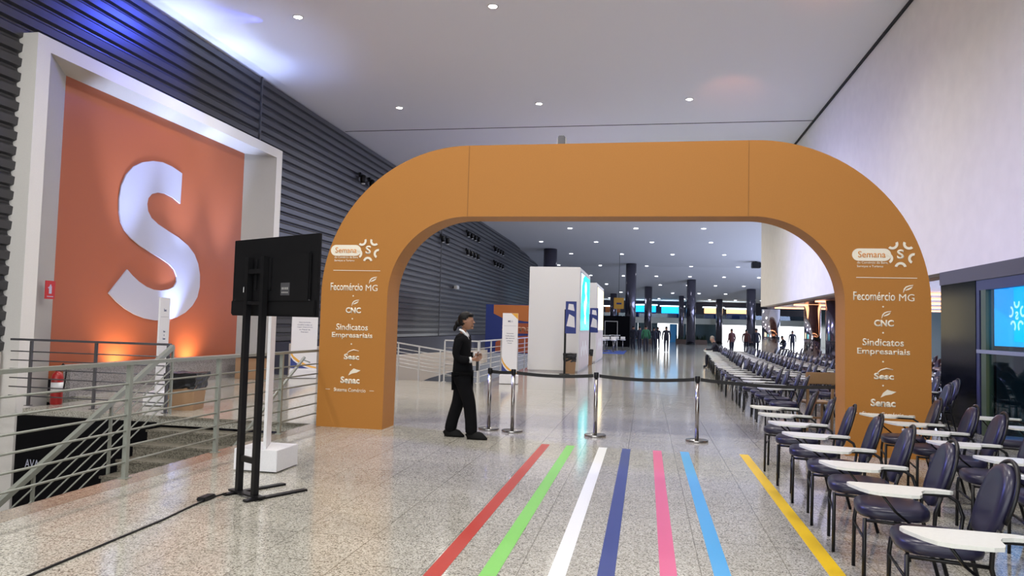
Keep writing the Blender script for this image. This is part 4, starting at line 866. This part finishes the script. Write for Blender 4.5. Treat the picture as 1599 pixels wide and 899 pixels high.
def figure(label, x, y, rz, h, top, bot, hairm, skin='skin', pose='stand', z=0):
    s = h/1.74; P = thing('person', label, 'person', (x, y, z), rz)
    if pose == 'stand' or pose == 'walk':
        st = .16 if pose == 'walk' else .03
        V = [((0, 0, .93), .11, .15), ((0, 0, 1.20), .10, .15), ((0, 0, 1.42), .08, .15), ((0, 0, 1.50), .05, .05), ((.02, 0, 1.60), .08, .075), ((.02, 0, 1.68), .075, .07),
             ((0, -.1, .86), .085, .085), ((st, -.1, .48), .06, .06), ((st*1.1, -.1, .06), .042, .042), ((st*1.1+.14, -.1, .035), .035, .04),
             ((0, .1, .86), .085, .085), ((-st*.3, .1, .48), .06, .06), ((-st*1.1, .1, .06), .042, .042), ((-st*1.1+.14, .1, .035), .035, .04),
             ((0, -.21, 1.40), .055, .055), ((-.04, -.26, 1.12), .042, .042), ((.08, -.25, .88), .032, .032), ((.11, -.245, .80), .028, .035),
             ((0, .21, 1.40), .055, .055), ((-.04, .26, 1.12), .042, .042), ((.08, .25, .88), .032, .032), ((.11, .245, .80), .028, .035)]
        split = .95
    else:
        V = [((0, 0, .55), .13, .17), ((.02, 0, .80), .11, .16), ((.10, 0, 1.02), .09, .16), ((.15, 0, 1.10), .05, .05), ((.20, 0, 1.19), .08, .075), ((.21, 0, 1.27), .075, .07),
             ((.10, -.1, .55), .09, .09), ((.42, -.1, .54), .065, .065), ((.42, -.1, .06), .042, .042), ((.56, -.1, .035), .035, .04),
             ((.10, .1, .55), .09, .09), ((.42, .1, .54), .065, .065), ((.42, .1, .06), .042, .042), ((.56, .1, .035), .035, .04),
             ((.08, -.21, 1.00), .055, .055), ((.20, -.25, .78), .042, .042), ((.42, -.10, .76), .032, .032), ((.49, -.06, .77), .028, .035),
             ((.08, .21, 1.00), .055, .055), ((.20, .25, .78), .042, .042), ((.42, .10, .76), .032, .032), ((.49, .06, .77), .028, .035)]
        split = .6
    E_ = [(0, 1), (1, 2), (2, 3), (3, 4), (4, 5), (0, 6), (6, 7), (7, 8), (8, 9), (0, 10), (10, 11), (11, 12), (12, 13), (2, 14), (14, 15), (15, 16), (16, 17), (2, 18), (18, 19), (19, 20), (20, 21)]
    V = [((p[0]*s, p[1]*s, p[2]*s), a*s*(1.45 if i in (4, 5) else 1.22), c*s*(1.45 if i in (4, 5) else 1.22)) for i, (p, a, c) in enumerate(V)]
    body = skin_body('body', V, E_, skin, P, 1); body.data.materials.append(M[top]); body.data.materials.append(M[bot])
    hd = Vector(V[4][0]); hands = [Vector(V[17][0]), Vector(V[21][0])]
    for p in body.data.polygons:
        c = p.center
        if (c-hd).length < .17*s and c.z > hd.z-.11*s or any((c-q).length < .07*s for q in hands): continue
        p.material_index = 2 if (c.z < split*s and not any((c-Vector(V[i][0])).length < .16*s for i in (15, 16, 19, 20))) else 1
    b = BM(); hc = (Vector(V[4][0])+Vector(V[5][0]))/2+Vector((-.012*s, 0, .03*s)); blob(b, hc, (.095*s, .09*s, .10*s), 14); obj('hair', b, hairm, P)
    return P
figure('person in a green jacket walking away towards the far entrance', .0, 50.5, R(90), 1.78, 'green_cloth', 'dark_cloth', 'hair', pose='walk')
figure('person in dark clothes walking away in front of the bright doorway', 1.40, 51.5, R(90), 1.76, 'dark_cloth', 'dark_cloth', 'hair', pose='walk')
figure('grey-haired person seated in the aisle-side chairs, leaning on a tablet', 2.98, 32.0, R(176), 1.74, 'dark_cloth', 'dark_cloth', 'grey_hair', 'pale_skin', 'sit')
for i, (x, y, rz, tp, lb) in enumerate(((-.95, 56, 60, 'dark_cloth', 'dark-clothed person standing at the left end of the far group'), (-.45, 55, 120, 'dark_cloth', 'dark-clothed person second in the far standing group'), (.62, 57, 100, 'dark_cloth', 'dark-clothed person standing right of the green jacket'), (.95, 60, 70, 'dark_cloth', 'dark-clothed person nearest the bright doorway in the far group'),
        (5.6, 50, 120, 'mid_cloth', 'person in maroon standing behind the seated person'), (6.85, 52.5, 70, 'mid_cloth', 'left silhouette of two standing before the bright entrance'), (7.45, 52.0, 100, 'dark_cloth', 'right silhouette of two standing before the bright entrance'), (11.3, 60, 90, 'dark_cloth', 'lone silhouette standing in the bright entrance at the right'), (16.2, 66, 120, 'dark_cloth', 'dark figure seen between the mirrored columns'))):
    figure(lb, x, y, R(rz), random.uniform(1.68, 1.82), tp, 'dark_cloth', 'hair')
figure('dark silhouette sitting bent forward before the bright entrance', 9.3, 52, R(200), 1.74, 'dark_cloth', 'dark_cloth', 'hair', pose='sit')
b = BM(); box(b, (-.25, -.25, .40), (.25, .25, .46), 0, .01)
for sx in (-.2, .2):
    for sy in (-.2, .2): box(b, (sx-.015, sy-.015, 0), (sx+.015, sy+.015, .4))
o = tag(obj('stool', b, 'blackmetal'), 'low black stool under the bent silhouette', 'stool'); o.location = (9.3, 52, 0)

# ------------------------------------------------------------------ far booth, tables, carpet, planters
t = thing('black_booth', 'matt black booth with a door outline at the far left', 'booth', (-2.9, 62, 0))
b = BM(); box(b, (-2.6, 0, 0), (1.55, 5, 2.6)); obj('booth_body', b, 'black', t)
b = BM(); box(b, (-.55, -.03, 0), (-.50, 0, 2.1)); box(b, (.5, -.03, 0), (.55, 0, 2.1)); box(b, (-.55, -.03, 2.1), (.55, 0, 2.15)); obj('door_outline', b, 'rail_grey', t)
t = thing('hanging_sign', 'yellow sign hanging above the black booth', 'sign', (-2.35, 66, 3.3)); b = BM(); box(b, (-.55, -.05, 0), (.35, .05, 1.0), 0, .02); obj('sign_panel', b, 'gold', t); b = BM(); box(b, (-.3, -.06, .4), (.15, -.051, .55)); obj('sign_print', b, 'navy', t); b = BM(); box(b, (-.12, -.01, 1.0), (-.09, .01, 5.35)); obj('hanger', b, 'blackmetal', t)
b = BM(); box(b, (-2.9, 44.5, .001), (-1.3, 52, .006)); tag(obj('blue_carpet', b, 'carpet'), 'blue carpet under the white high tables at the far left', 'carpet')
for k, (x, y) in enumerate(((-2.6, 47.5), (-2.1, 50.5))):
    t = thing('high_table', 'white high table on the blue carpet, %s' % ['nearer one', 'farther one'][k], 'table', (x, y, .006))
    b = BM(); lathe(b, (0, 0, 1.05), [(.38, 0), (.38, .03)], 28); obj('tabletop', b, 'board', t); b = BM(); lathe(b, (0, 0, .02), [(.03, 0), (.03, 1.03)], 12); obj('pedestal', b, 'chrome', t); b = BM(); lathe(b, (0, 0, 0), [(.26, 0), (.26, .02)], 24); obj('base', b, 'chrome', t)
    for q, (dx, dy) in enumerate(((.55, -.2), (-.1, -.6), (.1, .6))):
        s = thing('bar_stool', 'white bar stool %s of the %s high table' % (['right', 'in front', 'behind'][q], ['nearer', 'farther'][k]), 'stool', (x+dx, y+dy, .006), 0, 'white bar stools')
        b = BM(); lathe(b, (0, 0, .74), [(.16, 0), (.20, .03), (.18, .06)], 20); obj('seat', b, 'board', s); b = BM(); box(b, (-.16, .14, .82), (.16, .17, .98), 0, .01); obj('backrest', b, 'board', s); b = BM(); lathe(b, (0, 0, .02), [(.025, 0), (.025, .73)], 10); obj('pole', b, 'chrome', s); b = BM(); lathe(b, (0, 0, 0), [(.2, 0), (.2, .02)], 20); obj('base', b, 'chrome', s)
for x, y, lb in ((4.1, 83.5, 'dark planter with leaves left of the middle column'), (5.9, 83.5, 'dark planter with leaves right of the middle column'), (-.1, 78, 'low brown planter near the left tall column')):
    t = thing('planter', lb, 'planter', (x, y, 0)); b = BM(); box(b, (-.8, -.3, 0), (.8, .3, .5), 0, .02); obj('planter_box', b, 'planter', t)
    b = BM()
    for q in range(40):
        px, py = random.uniform(-.75, .75), random.uniform(-.25, .25); h = random.uniform(.25, .8); a = random.uniform(0, 2*PI); w = Vector((math.cos(a), math.sin(a), 0))*.07; tip = Vector((px, py, .5+h))+w*2
        p0_, p1_, p2_ = Vector((px, py, .5))-w, Vector((px, py, .5))+w, tip; b.faces.new([b.verts.new(v) for v in (p0_, p1_, p2_)])
    bmesh.ops.solidify(b, geom=list(b.faces), thickness=.004); obj('foliage', b, 'leaf', t)
